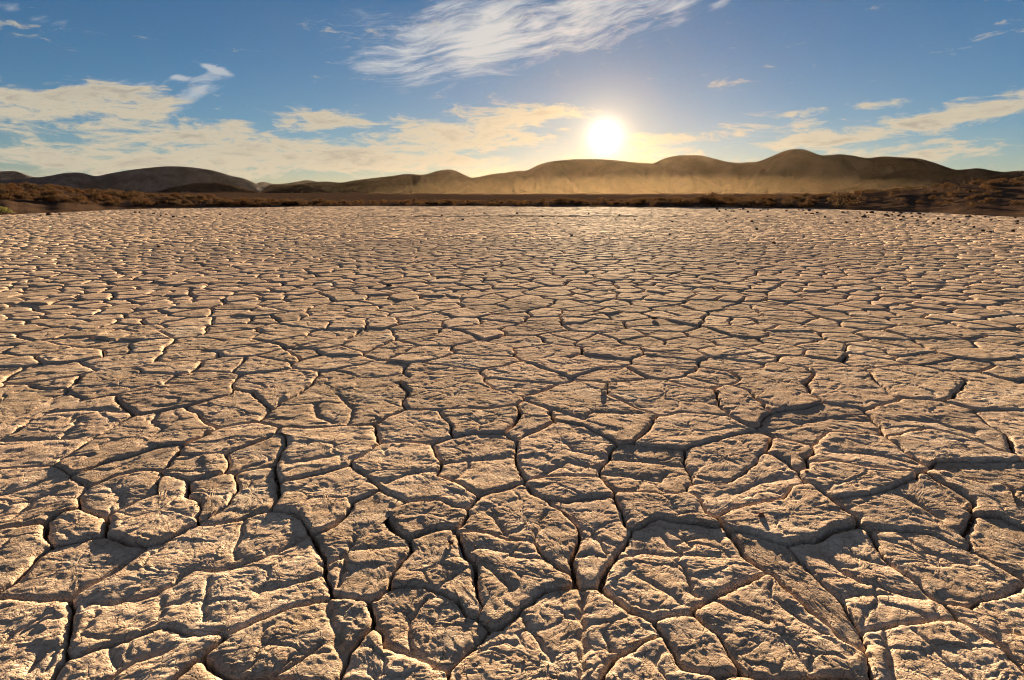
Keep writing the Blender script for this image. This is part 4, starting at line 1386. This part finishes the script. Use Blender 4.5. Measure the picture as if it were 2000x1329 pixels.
# ------------------------------------------------------------------ stones and clods
STONE = soil_material('dark_stone', (.07, .05, .04, 1), (.12, .085, .065, 1), (.05, .035, .03, 1), 30.0, .004)
CLOD = soil_material('red_clod', (.20, .10, .06, 1), (.28, .15, .09, 1), (.14, .08, .05, 1), 60.0, .004)
PALE = soil_material('pale_clod', (.34, .26, .19, 1), (.42, .33, .25, 1), (.24, .18, .13, 1), 60.0, .004)


def stone_mesh(seed, mat):
    bm = bmesh.new()
    bmesh.ops.create_icosphere(bm, subdivisions=2, radius=.5)
    rg = np.random.default_rng(seed)
    ax = rg.uniform(.7, 1.2, 3) * np.array([1, 1, .62])
    pl = [(rg.normal(size=3), rg.uniform(.30, .42)) for _ in range(7)]
    for v in bm.verts:
        p = np.array(v.co)
        for nrm, dd in pl:
            nn = nrm / np.linalg.norm(nrm)
            e = p @ nn - dd
            if e > 0:
                p = p - nn * e
        p = p * ax + rg.normal(size=3) * .012
        v.co = p
    me = bpy.data.meshes.new('stone')
    bm.to_mesh(me)
    bm.free()
    me.materials.append(mat)
    return me


STONES = [stone_mesh(s, STONE) for s in range(5)]


def place_stone(name, me, u, v, size, label, group=None, cat='stone', z=0.0, rot=0.0):
    x, y = ground(u, v, z)
    o = link(name, me, None, None, (x, y, z + size * .18))
    o.scale = (size, size, size)
    o.rotation_euler = (0, 0, rot)
    tag(o, label, cat, group)
    return o


def wpx(v, px):
    x, y = ground(1000, v)
    return px / FPX * math.hypot(y, CAM_H)


place_stone('stone', STONES[0], 760, 560, wpx(560, 13), 'lone dark stone on the cracked mud left of centre', rot=.4)
place_stone('stone', STONES[1], 1278, 624, wpx(624, 12), 'lone dark stone on the cracked mud right of centre', rot=1.4)
place_stone('stone', STONES[2], 310, 484, wpx(484, 9), 'small dark stone alone on the far left of the mud', rot=2.0)
place_stone('stone', STONES[3], 1117, 461, wpx(461, 8), 'small dark stone on the mud below the sun', rot=2.6)
place_stone('stone', STONES[4], 96, 421, wpx(421, 10), 'largest stone at the foot of the left bank', rot=.9)
place_stone('mud_clod', stone_mesh(31, CLOD), 1486, 1010, wpx(1010, 17), 'reddish clod of earth on the cracked mud, lower right', cat='clod', rot=.5)
place_stone('mud_clod', stone_mesh(32, PALE), 1986, 1238, wpx(1238, 20), 'pale clod at the bottom right edge of the mud', cat='clod', rot=.2)
place_stone('mud_clod', stone_mesh(33, PALE), 1179, 772, wpx(772, 14), 'small pale clod between the mud plates right of centre', cat='clod', rot=.2)
place_stone('pebble', stone_mesh(34, STONE), 880, 1062, wpx(1062, 14), 'dark pebble on a mud plate near the bottom centre', cat='pebble', rot=.8)
place_stone('mud_clod', stone_mesh(35, CLOD), 1575, 925, wpx(925, 12), 'small reddish clod lodged in a crack on the right', cat='clod', rot=1.1)
rs = random.Random(9)
LEFT = [(79, 423), (117, 420), (264, 416), (273, 416), (325, 420), (315, 423), (345, 423), (339, 425), (385, 424), (362, 425), (300, 418), (430, 420), (480, 428), (520, 418)]
for u, v in LEFT:
    place_stone('stone', STONES[rs.randrange(5)], u, v, wpx(v, rs.uniform(3.5, 6.5)), 'small dark stone on the mud below the left bank', 'stones below the left bank', rot=rs.uniform(0, 6))
MID = [(729, 421), (804, 420), (863, 422), (946, 417), (925, 418), (1308, 459), (1313, 434), (1273, 416), (916, 419), (904, 430), (700, 421), (770, 424), (1010, 418), (1060, 424), (1150, 418), (1210, 421), (1240, 430), (1340, 420), (1090, 438), (840, 436)]
for u, v in MID:
    place_stone('stone', STONES[rs.randrange(5)], u, v, wpx(v, rs.uniform(3, 5.5)), 'small dark stone on the mud before the far shore', 'stones before the far shore', rot=rs.uniform(0, 6))
place_stone('stone', STONES[0], 1920, 452, wpx(452, 10), 'left one of two dark stones close together, far right of the mud', rot=.3)
place_stone('stone', STONES[3], 1934, 455, wpx(455, 9), 'right one of two dark stones close together, far right of the mud', rot=2.3)
place_stone('stone', STONES[2], 1979, 453, wpx(453, 9), 'dark stone alone at the right picture edge of the mud', rot=1.3)
place_stone('stone', STONES[1], 1730, 422, wpx(422, 9), 'reddish brown stone by the right shore', rot=1.9)
place_stone('stone', STONES[4], 1512, 476, wpx(476, 8), 'dark stone farthest out on the mud before the right shore', rot=.6)
RIGHT = [(1674, 434), (1652, 436), (1902, 445), (1951, 432), (1850, 445), (1794, 442), (1755, 423), (1696, 425), (1686, 425), (1832, 429), (1856, 432), (1874, 435), (1646, 416), (1585, 418), (1478, 449), (1468, 434), (1432, 414), (1405, 414)]
for k in range(60):
    u = rs.uniform(1400, 2010)
    az = azel(u, 420)[0]
    vs = np.interp(u, [p[0] for p in EDGE_PX], [p[1] for p in EDGE_PX])
    RIGHT.append((u, vs + 3 + rs.expovariate(1 / 9.0)))
for u, v in RIGHT:
    place_stone('stone', STONES[rs.randrange(5)], u, v, wpx(v, rs.uniform(3.5, 8.5)), 'dark stone scattered along the right shore', 'stones along the right shore', rot=rs.uniform(0, 6))

# ------------------------------------------------------------------ air
def build_haze():
    bm = bmesh.new()
    bmesh.ops.create_cube(bm, size=1.0)
    me = bpy.data.meshes.new('haze')
    for v in bm.verts:
        v.co = (v.co.x * 26000, v.co.y * 26000, -60 + (v.co.z + .5) * 430)
    bm.to_mesh(me)
    bm.free()
    m = bpy.data.materials.new('haze_air')
    m.use_nodes = True
    t = m.node_tree
    t.nodes.clear()
    out = t.nodes.new('ShaderNodeOutputMaterial')
    pv = t.nodes.new('ShaderNodeVolumePrincipled')
    pv.inputs['Color'].default_value = (.97, .73, .47, 1)
    pv.inputs['Density'].default_value = 0.0000015
    pv.inputs['Anisotropy'].default_value = 0.76
    t.links.new(pv.outputs[0], out.inputs['Volume'])
    o = link('haze', me, m)
    tag(o, 'thin dusty haze filling the valley air', 'haze', kind='stuff')



def build_dust():
    """low golden dust hanging over the valley floor at the foot of the mountains"""
    bm = bmesh.new()
    bmesh.ops.create_uvsphere(bm, u_segments=48, v_segments=24, radius=1.0)
    me = bpy.data.meshes.new('dust_bank')
    az = azel(1270, 380)[0]
    for v in bm.verts:
        x, y, z = v.co
        lx, ly = x * 300, y * 330
        v.co = (lx * math.cos(az) + ly * math.sin(az) + 760 * math.sin(az), -lx * math.sin(az) + ly * math.cos(az) + 760 * math.cos(az), 3 + z * 19)
    bm.to_mesh(me)
    bm.free()
    m = bpy.data.materials.new('dust_air')
    m.use_nodes = True
    t = m.node_tree
    t.nodes.clear()
    out = t.nodes.new('ShaderNodeOutputMaterial')
    pv = t.nodes.new('ShaderNodeVolumePrincipled')
    pv.inputs['Color'].default_value = (.98, .68, .38, 1)
    pv.inputs['Density'].default_value = 0.000018
    pv.inputs['Anisotropy'].default_value = 0.7
    t.links.new(pv.outputs[0], out.inputs['Volume'])
    o = link('dust_bank', me, m)
    tag(o, 'low bank of golden dust hanging at the foot of the mountains', 'dust', kind='stuff')


build_haze()
build_dust()
